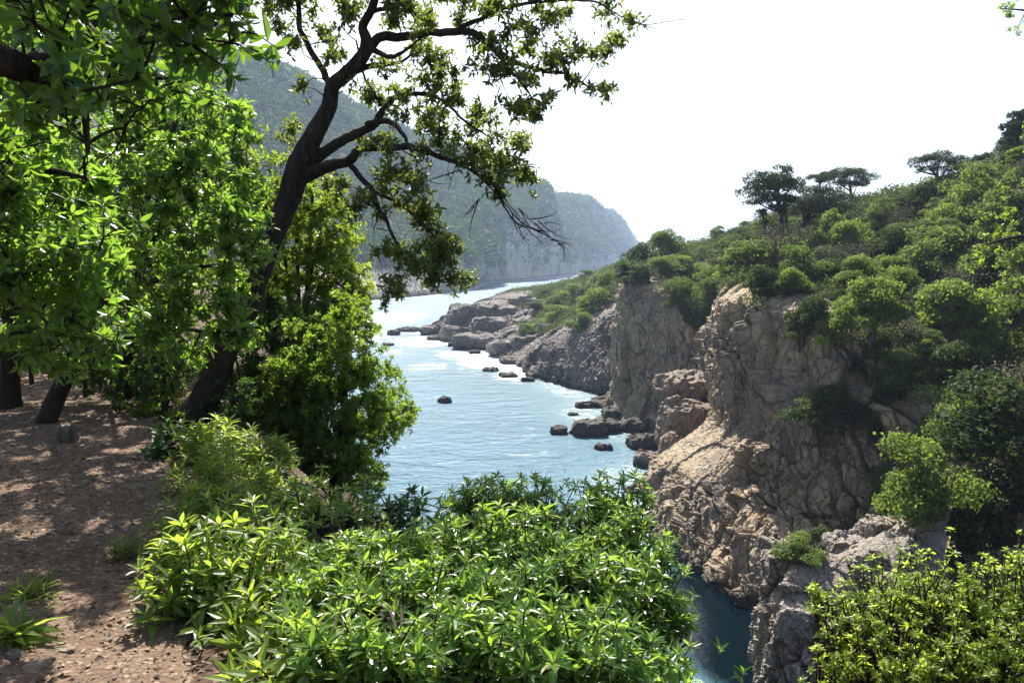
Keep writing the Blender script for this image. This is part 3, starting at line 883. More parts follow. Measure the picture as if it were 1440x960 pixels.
def sea_rock(px, py, wpx, hpx, label, seed, name='sea_rock', mat='wet_rock', depth=0.8, group='dark rocks awash in the bay'):
    s = sea(px, py)
    w, h = px2m(wpx, s[1]) / 2, px2m(hpx, s[1])
    return rock(name, label, 'rock', (s[0], s[1] + w * depth * 0.5, h * 0.12), (w, w * depth, h * 0.78), seed, M[mat], rng.random() * 0.6 - 0.3, 4, 0.24, group)
sea_rock(625, 566, 20, 9, 'small lone dark rock breaking the surface in the open middle of the bay', 3)
sea_rock(553, 471, 18, 8, 'small flat rock in white foam left of the rocky point', 4)
sea_rock(786, 610, 26, 12, 'rounded dark rock at the left end of the cluster below the tan wall', 5)
sea_rock(830, 612, 52, 22, 'largest jagged dark rock of the cluster below the tan wall', 6)
sea_rock(858, 608, 34, 20, 'dark rock joining the cluster to the wet ledge', 7)
sea_rock(850, 632, 26, 8, 'small low rock just in front of the jagged cluster', 8)
sea_rock(822, 573, 26, 8, 'flat dark rock at the far end of the wet ledge', 9)
sea_rock(848, 572, 40, 12, 'broad low wet slab under the corner of the tan wall', 10)
sea_rock(868, 588, 44, 15, 'dark wet slab in the middle of the ledge under the tan wall', 11)
sea_rock(893, 606, 44, 18, 'dark wet slab at the near end of the ledge under the tan wall', 12)
sea_rock(905, 630, 50, 20, 'dark wet slab between the ledge and the big square block', 13)
sea_rock(545, 486, 16, 4, 'thin half-drowned rock in the foam nearest the leafy bank', 14)
sea_rock(575, 466, 34, 6, 'low drowned reef just off the tip of the rocky point', 15)
sea_rock(612, 478, 26, 7, 'small rock awash below the tip of the rocky point', 16)
sea_rock(668, 497, 16, 5, 'tiny rock in the foam under the broad dark boulder of the point', 18)
sea_rock(640, 487, 22, 6, 'dark low rock touching the foam left of the broad dark boulder of the point', 19)
sea_rock(715, 530, 26, 6, 'low dark rock at the near edge of the white water by the shelf', 20)
sea_rock(742, 536, 20, 6, 'dark rock at the foot of the grey face beside the shelf', 26)
sea_rock(806, 584, 16, 4, 'little flat rock just off the far end of the wet ledge', 27)
sea_rock(690, 522, 22, 5, 'small rock in the white water before the pale shelf', 17)

def lump(px, py, Y, wpx, hpx, label, seed, mat, name='boulder', cat='boulder', depth=0.8, amp=0.22, group=None, rot=None, sub=5):
    p = at(px, py, Y)
    w, h = px2m(wpx, Y) / 2, px2m(hpx, Y) / 2
    return rock(name, label, cat, p, (w, w * depth, h), seed, M[mat], rng.random() * 0.8 - 0.4 if rot is None else rot, sub, amp, group)
lump(965, 606, 92, 82, 95, 'big square ochre block leaning on the foot of the cliffs', 21, 'boulder', amp=0.16)
lump(915, 655, 88, 50, 42, 'low grey boulder at the waterline left of the big square block', 22, 'boulder')
lump(945, 640, 88, 40, 60, 'dark upright boulder against the left side of the big square block', 23, 'boulder')
lump(965, 545, 97, 90, 40, 'pale sloping slab behind and above the big square block', 24, 'boulder')
lump(895, 700, 78, 46, 36, 'pale boulder at the water corner of the near cliff', 25, 'boulder')
G = 'boulders heaped on the rocky point'
for k, (px, py, w, h, lab) in enumerate([
    (615, 462, 50, 14, 'low dark boulder at the very tip of the rocky point'),
    (660, 443, 60, 34, 'squarish boulder forming the hump of the rocky point'),
    (650, 468, 66, 26, 'long boulder along the waterline of the rocky point'),
    (688, 462, 54, 36, 'rounded boulder right of the hump of the rocky point'),
    (675, 478, 80, 20, 'broad dark boulder whose foot stands in the water of the rocky point'),
    (700, 440, 60, 26, 'boulder on the crest of the rocky point behind the rounded one'),
    (735, 425, 50, 20, 'boulder on the far crest of the rocky point near the scrub'),
    (710, 487, 50, 22, 'boulder at the edge of the white water beside the pale shelf'),
    (738, 478, 40, 18, 'small boulder where the pale shelf meets the scrub slope'),
    (725, 505, 50, 12, 'flat pale slab lying in the white water of the shelf'),
    (776, 462, 40, 20, 'boulder low on the scrub slope above the shelf'),
    (800, 398, 40, 12, 'far pale boulder on the ridge of the point by the flat-topped tree')]):
    p = hit(px, py)
    if p is None:
        p = sea(px, py)
    lump(px, py + 2, p[1], w, h, lab, 40 + k, 'point_rock', group=G, amp=0.2, sub=4)
G = 'loose blocks on the near outcrop'
for k, (px, py, w, h, lab) in enumerate([
    (1100, 790, 60, 44, 'squared pale block at the left edge of the near outcrop'),
    (1150, 790, 46, 30, 'small wedge block in front of the grassy tuft on the outcrop'),
    (1192, 765, 70, 36, 'long tilted pale slab across the middle of the outcrop'),
    (1236, 742, 64, 40, 'pale cracked block at the top of the outcrop'),
    (1225, 790, 56, 50, 'shadowed block under the topmost block of the outcrop'),
    (1283, 790, 40, 70, 'upright pinkish slab at the right end of the outcrop'),
    (1120, 880, 70, 90, 'tall grey buttress block low on the outcrop')]):
    p = hit(px, py)
    if p is not None:
        lump(px, py + 4, p[1] + px2m(w, p[1]) * 0.15, w, h, lab, 60 + k, 'outcrop', 'rock_block', 'rock', group=G, amp=0.2)

# ------------------------------------------------------------------ foliage masses seen from afar
def clump_faces(n, size, jitter=0.55, low=-0.35, lump_amt=0.25, seed=0):
    d = rvec(n * 2)
    d = d[d[:, 2] > low][:n]
    rad = 1 + lump_amt * fbm(d * 2.2 + seed * 5.0, 3, seed)
    P = d * rad[:, None] * np.minimum(rng.uniform(0.72, 1.12, (len(d), 1)), rng.uniform(0.85, 1.3, (len(d), 1)))
    Nn = norm(d + rng.normal(0, jitter, d.shape))
    D = norm(np.cross(Nn, rvec(len(d))))
    return P, D, Nn, size * rng.uniform(0.7, 1.25, len(d))

def stamp(mb, protos, C, R, sq=0.75):
    """writes many clumps (one of several patterns each) into one mesh"""
    which = rng.integers(0, len(protos), len(C))
    for k, (P, D, Nn, S) in enumerate(protos):
        idx = np.where(which == k)[0]
        if not len(idx):
            continue
        c, r = C[idx], R[idx]
        a = rng.random(len(idx)) * 6.283
        ca, sa = np.cos(a), np.sin(a)
        def rot(V):
            x = V[None, :, 0] * ca[:, None] - V[None, :, 1] * sa[:, None]
            y = V[None, :, 0] * sa[:, None] + V[None, :, 1] * ca[:, None]
            return np.stack([x, y, np.broadcast_to(V[None, :, 2], x.shape)], -1)
        Pr = rot(P) * np.array([1, 1, sq]) * r[:, None, None] + c[:, None]
        m = Pr.shape[0] * Pr.shape[1]
        tone = np.clip(rng.normal(0.5, 0.2, (len(idx), 1)) + rng.normal(0, 0.15, (len(idx), len(P))), 0, 1)
        scatter(mb, SMALL, Pr.reshape(m, 3), rot(D).reshape(m, 3), rot(Nn).reshape(m, 3), (r[:, None] * S[None]).ravel(), tone.ravel(), 1.6)

def surface_samples(names, n, cond):
    out = []
    for k in names:
        V, Nn = GRIDS[k]
        A = np.linalg.norm(np.cross(np.gradient(V, axis=0), np.gradient(V, axis=1)), axis=-1)
        w = A * cond(k, V, Nn)
        out.append((V.reshape(-1, 3), w.ravel(), np.gradient(V, axis=0).reshape(-1, 3), np.gradient(V, axis=1).reshape(-1, 3)))
    V = np.concatenate([o[0] for o in out])
    w = np.concatenate([o[1] for o in out])
    du = np.concatenate([o[2] for o in out])
    dv = np.concatenate([o[3] for o in out])
    idx = rng.choice(len(V), n, p=w / w.sum())
    return V[idx] + du[idx] * (rng.random((n, 1)) - 0.5) + dv[idx] * (rng.random((n, 1)) - 0.5)

far_protos = [clump_faces(26, 0.42, 0.5, -0.1, 0.3, k) for k in range(8)]
def far_forest(name, grid, n, r0, r1, label, zmin, upmin):
    def cond(k, V, Nn):
        nz = fbm(V.reshape(-1, 3) * 0.012, 4, 55).reshape(V.shape[:2])
        inview = project(V.reshape(-1, 3))[0][:, 0].reshape(V.shape[:2])
        return (V[..., 2] > zmin + 10 * nz) * (np.clip((Nn[..., 2] + 0.22 * nz - upmin) / 0.15, 0, 1)) * np.where(inview > 230, 1.0, 0.12) + 1e-9
    C = surface_samples([grid], n, cond)
    R = rng.uniform(r0, r1, n) * (0.85 + 0.3 * rng.random(n))
    C[:, 2] += R * 0.25
    mb = MB()
    stamp(mb, far_protos, C, R, 0.85)
    tag(mb.build(name, M['forest']), label, 'forest', None, 'stuff')
far_forest('forest', 'mountain', 15000, 3.0, 6.5, 'dense wood clothing the steep mountain across the bay', 17, 0.22)
far_forest('forest', 'headland', 5000, 6, 12, 'hazy wood covering the distant headland', 30, 0.28)

ug_protos = [clump_faces(80, 0.21, 0.6, -0.2, 0.5, 20 + k) for k in range(8)]
def undergrowth():
    def cond(k, V, Nn):
        px, z = project(V.reshape(-1, 3))
        px = px[:, 0].reshape(V.shape[:2])
        far = np.clip(z.reshape(V.shape[:2]) / 60, 0.4, 2.2)
        patchy = 1.0 if k != 'point' else np.clip(1.0 + 2.5 * fbm(V.reshape(-1, 3) * 0.05, 3, 8).reshape(V.shape[:2]), 0, 1) * 2
        return (VEG[k] > 0.45) * patchy * (px > 700) * (px < 1750) / far + 1e-9
    C = surface_samples(['near_hill', 'mid_hill', 'point'], 11000, cond)
    d = np.linalg.norm(C - EYE, axis=1)
    R = (0.4 + 1.15 * rng.random(len(C)) ** 1.6) * np.clip(d / 90, 0.7, 1.3)
    C[:, 2] += R * 0.3
    mb = MB()
    stamp(mb, ug_protos, C, R, 0.85)
    tag(mb.build('undergrowth', M['undergrowth']), 'low tangled scrub covering the slopes above the cliffs', 'undergrowth', None, 'stuff')
undergrowth()

# ------------------------------------------------------------------ shrubs and trees of the right-hand hill
def crown_mb(lobes, n, size, tmpl=SMALL, wid=1.5, jitter=0.55, low=-0.45, shade=0.0):
    mb = MB()
    vol = np.array([np.prod(np.array(r)) ** (2 / 3) for c, r in lobes])
    for (c, r), k in zip(lobes, (n * vol / vol.sum()).astype(int) + 8):
        P, D, Nn, S = clump_faces(int(k), size, jitter, low, 0.3, int(rng.integers(1, 999)))
        stray = rng.random(len(P)) < 0.12
        P = np.where(stray[:, None], P * rng.uniform(1.1, 1.5, (len(P), 1)), P)
        tone = np.clip(rng.normal(0.5, 0.22) + rng.normal(0, 0.2, len(P)), 0, 1)
        scatter(mb, tmpl, np.array(c) + P * np.array(r), D, norm(Nn / np.array(r)), S, tone, wid)
    return mb

def round_lobes(k, w=1.0, h=1.0):
    """lobes of an uneven bushy crown about 2w wide and h tall, standing on z = 0"""
    out = [((rng.normal(0, 0.1) * w, rng.normal(0, 0.1) * w, h * 0.26), (w * 0.55, w * 0.5, h * 0.36))]
    hub = [rng.normal(0, 0.42, 3) * np.array([w, w, 0]) + np.array([0, 0, h * rng.uniform(0.2, 0.7)]) for _ in range(5)]
    for i in range(k):
        c = hub[i % 5] + rng.normal(0, 1, 3) * np.array([0.27 * w, 0.27 * w, 0.13 * h])
        c[2] = max(c[2], 0.02 * h)
        s = rng.uniform(0.12, 0.32)
        out.append((tuple(c), (w * s * 1.2, w * s * 1.2, h * s * 0.5)))
    return out

PROTO = {}
def proto(kind, parts):
    PROTO.setdefault(kind, []).append(parts)
for k in range(3):
    st = MB()
    for i in range(5):
        a = i * 1.3 + k
        tube(st, [(0.05 * math.cos(a), 0.05 * math.sin(a), -0.25), (0.16 * math.cos(a), 0.16 * math.sin(a), 0.3), (0.24 * math.cos(a), 0.24 * math.sin(a), 0.6)], [0.03, 0.02, 0.008], 5)
    stem = st.mesh('stem', M['bark_thin'])
    dome = crown_mb(round_lobes(30, 0.55), 6000, 0.055)
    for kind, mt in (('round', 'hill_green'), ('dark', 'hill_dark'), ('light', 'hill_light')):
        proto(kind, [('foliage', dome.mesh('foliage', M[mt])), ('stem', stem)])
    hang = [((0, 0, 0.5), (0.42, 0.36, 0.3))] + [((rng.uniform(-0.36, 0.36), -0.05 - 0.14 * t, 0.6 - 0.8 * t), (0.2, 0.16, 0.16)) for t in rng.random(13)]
    proto('hanging', [('foliage', crown_mb(hang, 4200, 0.055).mesh('foliage', M['hill_green'])), ('stem', stem)])
    tr = MB()
    tube(tr, [(0, 0, -0.3), (0.03, 0.02, 0.15), (-0.02, 0.05, 0.42), (0.04, 0.0, 0.62)], [0.05, 0.04, 0.03, 0.016], 7)
    lobes = []
    for i in range(17):
        a = i * 2.4 + k
        zz = 0.26 + 0.64 * rng.random()
        q = 0.38 * (1.15 - 1.0 * (zz - 0.26)) * rng.uniform(0.6, 1.1)
        c = (math.cos(a) * q, math.sin(a) * q, zz)
        tube(tr, [(0.0, 0.03, 0.36), (c[0] * 0.5, c[1] * 0.5, 0.5), c], [0.024, 0.015, 0.006], 5)
        lobes.append((c, (0.17, 0.17, 0.10)))
    lobes.append(((0, 0, 0.92), (0.18, 0.18, 0.09)))
    tm = tr.mesh('trunk', M['bark_pale'])
    cb = crown_mb(lobes, 6000, 0.046)
    for kind, mt in (('tree', 'hill_green'), ('light_tree', 'hill_light')):
        proto(kind, [('trunk', tm), ('crown', cb.mesh('crown', M[mt]))])
    # thin see-through shrub: mostly twigs
    tw = MB()
    tips = []
    for i in range(46):
        a = rng.random() * 6.28
        q = rng.uniform(0.12, 0.5)
        e = np.array([math.cos(a) * q, math.sin(a) * q, rng.uniform(0.55, 1.0)])
        m = e * np.array([0.35, 0.35, 0.5]) + rng.normal(0, 0.05, 3)
        tube(tw, [(0, 0, -0.2), m, e], [0.012, 0.008, 0.003], 4)
        tips.append(e)
    lv = MB()
    tips = np.repeat(np.array(tips), 20, 0) + rng.normal(0, 0.08, (46 * 20, 3))
    scatter(lv, SMALL, tips, rvec(len(tips)), rvec(len(tips)), 0.04, None, 1.3)
    proto('bare', [('stem', tw.mesh('stem', M['bark_pale'])), ('foliage', lv.mesh('foliage', M['bare']))])
    # palm-like tuft
    pf = MB()
    ax = norm(rng.normal(size=(150, 3)) * np.array([1, 1, 0.7]) + np.array([0, 0, 0.45]))
    scatter(pf, NARROW, np.tile([[0, 0, 0.5]], (150, 1)) + ax * 0.04, ax, np.tile([[0, 0, 1.0]], (150, 1)) + rng.normal(0, 0.2, (150, 3)), rng.uniform(0.5, 0.75, 150))
    pt = MB()
    tube(pt, [(0, 0, -0.3), (0.02, 0, 0.2), (0, 0, 0.55)], [0.09, 0.08, 0.07], 7)
    proto('palm', [('trunk', pt.mesh('trunk', M['bark'])), ('frond', pf.mesh('frond', M['hill_dark']))])

def stand(kind, name, label, cat, px, py, hpx, wpx, group=None, loc=None, v=None):
    """one plant of a kind: foot seen at (px, py), height and width in photo pixels at that distance"""
    p = hit(px, py) if loc is None else np.array(loc)
    if p is None:
        print('NO GROUND for', label)
        return None
    Y = p[1]
    h, w = px2m(hpx, Y), px2m(wpx, Y) / 2
    v = rng.integers(0, len(PROTO[kind])) if v is None else v
    rz = rng.uniform(-0.6, 0.6) if kind == 'hanging' else rng.random() * 6.28
    t = thing(name, label, cat, p - np.array([0, 0, 0.03 * h]), group, (0, 0, rz), (w / 0.55, w / 0.55, h))
    for pn, me in PROTO[kind][int(v)]:
        o = bpy.data.objects.new(pn, me)
        COL.objects.link(o)
        o.parent = t
    return t

GS, GT = 'shrubs on the right-hand hill', 'small trees on the right-hand hill'
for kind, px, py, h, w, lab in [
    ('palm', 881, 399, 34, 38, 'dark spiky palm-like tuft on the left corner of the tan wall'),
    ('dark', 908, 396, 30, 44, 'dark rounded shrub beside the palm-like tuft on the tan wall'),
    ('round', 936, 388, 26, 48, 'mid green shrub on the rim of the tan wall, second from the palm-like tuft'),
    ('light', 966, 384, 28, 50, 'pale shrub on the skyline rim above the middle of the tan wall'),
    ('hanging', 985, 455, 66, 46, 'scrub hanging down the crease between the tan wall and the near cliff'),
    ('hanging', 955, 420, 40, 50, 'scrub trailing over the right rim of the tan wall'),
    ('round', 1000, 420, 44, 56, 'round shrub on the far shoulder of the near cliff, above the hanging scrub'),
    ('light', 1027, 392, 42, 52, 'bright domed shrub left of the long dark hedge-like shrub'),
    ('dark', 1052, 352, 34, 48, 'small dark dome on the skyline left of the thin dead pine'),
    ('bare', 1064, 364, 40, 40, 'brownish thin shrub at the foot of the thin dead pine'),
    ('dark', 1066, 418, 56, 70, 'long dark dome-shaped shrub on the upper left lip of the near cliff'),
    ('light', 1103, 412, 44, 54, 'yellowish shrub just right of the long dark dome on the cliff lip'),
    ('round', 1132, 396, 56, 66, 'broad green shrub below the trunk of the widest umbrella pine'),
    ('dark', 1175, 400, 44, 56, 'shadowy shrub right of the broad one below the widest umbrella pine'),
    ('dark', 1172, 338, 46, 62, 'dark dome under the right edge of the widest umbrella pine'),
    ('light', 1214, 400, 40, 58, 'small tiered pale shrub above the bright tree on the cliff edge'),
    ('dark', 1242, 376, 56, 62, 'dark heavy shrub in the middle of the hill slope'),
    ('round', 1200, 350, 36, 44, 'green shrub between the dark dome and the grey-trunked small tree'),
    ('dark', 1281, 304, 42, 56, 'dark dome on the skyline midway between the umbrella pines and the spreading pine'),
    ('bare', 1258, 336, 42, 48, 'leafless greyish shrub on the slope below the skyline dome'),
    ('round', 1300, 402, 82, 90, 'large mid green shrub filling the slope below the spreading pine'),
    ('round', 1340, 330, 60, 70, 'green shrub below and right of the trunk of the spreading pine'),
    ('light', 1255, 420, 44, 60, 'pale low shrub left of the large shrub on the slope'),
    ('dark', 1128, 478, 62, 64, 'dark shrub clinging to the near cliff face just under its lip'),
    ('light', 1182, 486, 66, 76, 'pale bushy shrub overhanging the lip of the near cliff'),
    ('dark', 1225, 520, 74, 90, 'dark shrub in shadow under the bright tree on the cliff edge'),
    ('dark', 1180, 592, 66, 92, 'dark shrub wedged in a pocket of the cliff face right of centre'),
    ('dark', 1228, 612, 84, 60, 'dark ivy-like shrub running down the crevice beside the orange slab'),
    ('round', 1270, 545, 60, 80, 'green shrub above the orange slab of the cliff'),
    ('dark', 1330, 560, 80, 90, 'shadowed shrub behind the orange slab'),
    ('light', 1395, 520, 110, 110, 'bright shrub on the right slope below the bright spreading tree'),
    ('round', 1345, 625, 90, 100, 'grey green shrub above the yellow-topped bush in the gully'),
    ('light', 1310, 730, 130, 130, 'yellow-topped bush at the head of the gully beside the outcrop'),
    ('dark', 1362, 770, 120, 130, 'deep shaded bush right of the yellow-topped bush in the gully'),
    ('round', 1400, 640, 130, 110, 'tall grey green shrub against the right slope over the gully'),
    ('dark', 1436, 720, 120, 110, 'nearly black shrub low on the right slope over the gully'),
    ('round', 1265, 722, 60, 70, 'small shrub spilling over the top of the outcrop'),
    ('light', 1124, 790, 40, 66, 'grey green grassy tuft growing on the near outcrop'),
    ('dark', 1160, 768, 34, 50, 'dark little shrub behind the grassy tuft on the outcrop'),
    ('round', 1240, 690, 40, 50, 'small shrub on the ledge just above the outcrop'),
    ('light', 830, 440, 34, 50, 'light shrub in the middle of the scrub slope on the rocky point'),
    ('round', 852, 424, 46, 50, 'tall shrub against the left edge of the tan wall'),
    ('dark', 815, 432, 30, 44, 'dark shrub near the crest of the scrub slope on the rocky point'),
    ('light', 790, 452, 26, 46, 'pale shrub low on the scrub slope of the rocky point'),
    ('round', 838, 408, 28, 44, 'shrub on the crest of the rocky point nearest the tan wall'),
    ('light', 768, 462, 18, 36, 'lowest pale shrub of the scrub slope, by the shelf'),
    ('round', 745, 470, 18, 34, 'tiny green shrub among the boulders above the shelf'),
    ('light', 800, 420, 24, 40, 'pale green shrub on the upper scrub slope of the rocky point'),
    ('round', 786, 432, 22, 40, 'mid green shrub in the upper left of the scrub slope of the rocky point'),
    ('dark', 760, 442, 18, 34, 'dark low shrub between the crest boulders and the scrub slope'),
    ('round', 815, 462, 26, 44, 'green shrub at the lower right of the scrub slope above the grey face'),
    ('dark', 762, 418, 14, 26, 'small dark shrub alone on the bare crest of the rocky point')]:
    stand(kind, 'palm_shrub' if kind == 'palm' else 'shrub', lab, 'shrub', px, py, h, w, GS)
for kind, px, py, h, w, lab in [
    ('tree', 1240, 332, 54, 56, 'small grey-trunked tree on the slope below the skyline dome'),
    ('light_tree', 1364, 330, 92, 90, 'light green tree below the right-hand crown of the spreading pine'),
    ('light_tree', 1226, 492, 104, 106, 'bright tree standing on the edge of the near cliff'),
    ('light_tree', 1330, 520, 130, 130, 'bright spreading tree with visible trunk on the right slope'),
    ('tree', 1412, 360, 110, 100, 'green tree near the top of the right slope'),
    ('light_tree', 1440, 470, 130, 110, 'light tree at the right margin of the slope'),
    ('tree', 826, 393, 14, 30, 'tiny flat-topped tree on the far ridge of the rocky point')]:
    stand(kind, 'small_tree', lab, 'tree', px, py, h, w, GT)

# the crowd of shrubs between the named ones
def crowd(n):
    def cond(k, V, Nn):
        px, z = project(V.reshape(-1, 3))
        px = px[:, 0].reshape(V.shape[:2])
        return (VEG[k] > 0.5) * (px > 860) * (px < 1480) / np.clip(z.reshape(V.shape[:2]) / 60, 0.5, 2.5) ** 1.6 + 1e-12
    C = surface_samples(['near_hill', 'mid_hill'], 5200, cond)
    taken = []
    for o in COL.objects:
        if o.parent is None and o.type == 'EMPTY':
            taken.append((np.array(o.location), max(o.scale[0] * 0.55, 0.8)))
    pts = project(C)[0]
    m = 0
    for c, (px, py) in zip(C, pts):
        h = hit(px, py)
        if h is None or np.linalg.norm(h - c) > 3.0:
            continue
        big = (0.75 + 2.6 * rng.random() ** 1.9) * (0.55 if py < 335 and 1040 < px < 1345 else 1.0)
        if any(np.linalg.norm(c - q) < 0.5 * (r + big) for q, r in taken):
            continue
        taken.append((c, big))
        if px < 1010 and c[1] > 95:
            lab = 'rounded shrub in the scrub above the tan wall'
        elif py < 345:
            lab = 'rounded shrub in the scrub just under the skyline of the hill'
        elif px > 1330:
            lab = 'rounded shrub in the thicket of the right slope'
        elif px < 1180:
            lab = 'rounded shrub in the scrub between the cliff lip and the umbrella pines'
        else:
            lab = 'rounded shrub in the scrub of the middle slope'
        kind = rng.choice(['round', 'round', 'dark', 'dark', 'light', 'tree', 'tree', 'light_tree', 'bare'])
        t = thing('shrub', lab, 'shrub', c - np.array([0, 0, 0.1]), lab.replace('rounded shrub', 'shrubs'), (rng.normal(0, 0.13), rng.normal(0, 0.13), rng.random() * 6.28), (big * 1.8, big * 1.8 * rng.uniform(0.7, 1.5), big * rng.uniform(0.95, 1.9)))
        for pn, me in PROTO[kind][int(rng.integers(0, 3))]:
            o = bpy.data.objects.new(pn, me)
            COL.objects.link(o)
            o.parent = t
        m += 1
        if m >= n:
            break
crowd(225)

# umbrella pines
def pine(label, foot, px_top, trunk_pts, plates, tw, n=3500, size=0.26, mat='pine', bark='bark', name='umbrella_pine', cat='pine tree'):
    """trunk_pts / plates in photo pixels at the depth of the foot; plates = (px, py, half width, half height)"""
    p = hit(*foot)
    k = 0
    while p is None and k < 40:
        k += 2
        p = hit(foot[0], foot[1] + k)
    if p is None:
        print('NO GROUND for', label); return
    Y = p[1]
    t = thing(name, label, cat, p, 'pines on the skyline of the right-hand hill')
    tr = MB()
    T = [p - np.array([0, 0, 1.0])] + [at(x, y, Y) for x, y in trunk_pts]
    T = smooth_path(np.array(T), 5)
    tube(tr, T, np.linspace(px2m(tw, Y) / 2, px2m(tw, Y) / 5, len(T)), 8, 0.12)
    lobes = []
    for (x, y, rx, ry) in plates:
        Yo = Y + rng.uniform(-0.5, 0.5) * px2m(rx, Y)
        c = at(x, y, Yo)
        node = T[np.argmin(np.linalg.norm(T - (c - np.array([0, 0, px2m(rx, Y) * 0.9])), axis=1))]
        tube(tr, smooth_path(np.array([node, node * 0.45 + c * 0.55 + np.array([0, 0, -0.12 * px2m(rx, Y)]), c]), 4), np.linspace(px2m(tw, Y) / 4.5, 0.03, 9), 5)
        m = max(4, int(rx / 4))
        for i in range(m):
            a = i * 2.4
            q = math.sqrt((i + 0.4) / m)
            e = c + np.array([math.cos(a) * q * px2m(rx, Y) * 0.8, math.sin(a) * q * px2m(rx, Y) * 0.8, (0.5 - q * q) * px2m(ry, Y) * 1.1 + rng.normal(0, 0.1)])
            tube(tr, [c - np.array([0, 0, 0.1]), e], [0.05, 0.02], 4)
            s = px2m(rx, Y) * rng.uniform(0.36, 0.52)
            lobes.append((e, (s, s, max(px2m(ry, Y) * 0.5, s * 0.38))))
    tr.build('trunk', M[bark], t, True)
    crown_mb(lobes, n * 2, size * 1.25, SMALL, 0.8, 0.7, -0.5).build('crown', M[mat], t)
pine('tall thin-trunked pine with a ragged layered crown, leftmost of the big pines', (1096, 356), 0, [(1097, 350), (1099, 310), (1095, 280), (1091, 250)],
     [(1088, 262, 42, 13), (1102, 248, 18, 8), (1072, 250, 26, 9), (1103, 238, 16, 6), (1066, 285, 20, 6), (1118, 258, 20, 7), (1078, 276, 26, 7)], 9)
pine('thin nearly dead pine stem beside the tall ragged pine', (1077, 362), 0, [(1077, 352), (1075, 320), (1072, 296)], [(1072, 298, 8, 5), (1075, 312, 7, 4)], 5, 500, 0.2)
pine('second slim pine leaning just right of the tall ragged pine', (1104, 352), 0, [(1104, 345), (1106, 315), (1102, 285)], [(1104, 280, 22, 7), (1096, 292, 16, 5)], 7, 900)
pine('widest umbrella pine with broad flat dark tiers', (1130, 330), 0, [(1131, 318), (1136, 300), (1142, 285)],
     [(1140, 296, 46, 11), (1160, 280, 42, 10), (1128, 284, 30, 8), (1172, 292, 30, 9), (1150, 268, 28, 7)], 10, 5200)
pine('flat-topped pine on the skyline right of the widest umbrella pine', (1197, 292), 0, [(1197, 282), (1196, 265), (1195, 252)],
     [(1195, 246, 31, 9), (1206, 258, 22, 7), (1180, 256, 16, 5)], 6, 2400)
pine('small pine crown showing behind the umbrella pines', (1152, 300), 0, [(1152, 290), (1153, 265), (1154, 252)], [(1152, 250, 17, 7), (1166, 246, 12, 5)], 4, 1200)
pine('spreading many-forked pine with pale limbs on the skyline', (1322, 284), 0, [(1322, 276), (1321, 262), (1318, 246)],
     [(1300, 226, 22, 7), (1320, 220, 22, 7), (1342, 228, 26, 9), (1292, 238, 14, 5), (1358, 234, 20, 7), (1330, 238, 18, 6), (1310, 236, 16, 5)], 9, 3200, 0.2, 'pine', 'bark_pale')
pine('small round pine right of the spreading pine', (1386, 246), 0, [(1386, 240), (1385, 228)], [(1384, 222, 17, 7), (1392, 228, 10, 5)], 4, 1100)
pine('tall leaning pine at the right margin of the skyline', (1438, 232), 0, [(1437, 222), (1433, 200), (1430, 175)],
     [(1424, 178, 18, 8), (1436, 162, 16, 8), (1428, 190, 15, 6), (1440, 176, 14, 7)], 6, 2000)
pine('small pointed conifer beside the tall leaning pine', (1417, 246), 0, [(1417, 238), (1418, 222), (1419, 208)], [(1417, 232, 11, 7), (1418, 222, 9, 6), (1419, 212, 6, 6)], 4, 900, name='conifer')
# ------------------------------------------------------------------ trees and bushes close by
def sticks(mb, A, Mid, B, ra, rb, sides=4, seg=5, r=0.5):
    """many bent shoots A -> Mid -> B at once"""
    n = len(A)
    ra = np.broadcast_to(np.asarray(ra, float), (n,))
    rb = np.broadcast_to(np.asarray(rb, float), (n,))
    t = np.linspace(0, 1, seg)[None, :, None]
    C = (1 - t) ** 2 * A[:, None] + 2 * t * (1 - t) * (2 * Mid - 0.5 * A - 0.5 * B)[:, None] + t ** 2 * B[:, None]
    R = ra[:, None] + (rb - ra)[:, None] * t[..., 0]
    tan = norm(np.gradient(C, axis=1))
    X = norm(np.cross(tan, np.array([0.37, 0.83, 0.41])))
    Y = np.cross(tan, X)
    a = np.arange(sides) / sides * 6.28318
    V = C[:, :, None] + R[:, :, None, None] * (np.cos(a)[None, None, :, None] * X[:, :, None] + np.sin(a)[None, None, :, None] * Y[:, :, None])
    i = np.arange(seg - 1)[:, None] * sides
    j = np.arange(sides)[None]
    k = (j + 1) % sides
    q = np.stack([i + j, i + k, i + sides + k, i + sides + j], -1).reshape(-1, 4)
    Q = q[None] + (np.arange(n) * seg * sides)[:, None, None]
    mb.add(V.reshape(-1, 3), Q=Q.reshape(-1, 4), r=r)

def ground_hit(px, py):
    """where the line of sight through a photo pixel meets the near ground"""
    d = ray(px, py)
    for t in np.arange(1.0, 60, 0.04):
        p = EYE + d * t
        if p[2] < gz(p[0], p[1]):
            return np.array([p[0], p[1], gz(p[0], p[1])])
    return None

class Skeleton:
    def __init__(self):
        self.P = np.zeros((0, 3))
        self.R = np.zeros(0)
    def add(self, P, R):
        self.P = np.vstack([self.P, P])
        self.R = np.r_[self.R, np.broadcast_to(R, (len(P),))]
    def nearest(self, c):
        d = np.linalg.norm(self.P - c, axis=1) + 0.8 * np.clip(self.P[:, 2] - c[2] + 0.1, 0, None)
        k = int(np.argmin(d))
        return self.P[k], self.R[k]

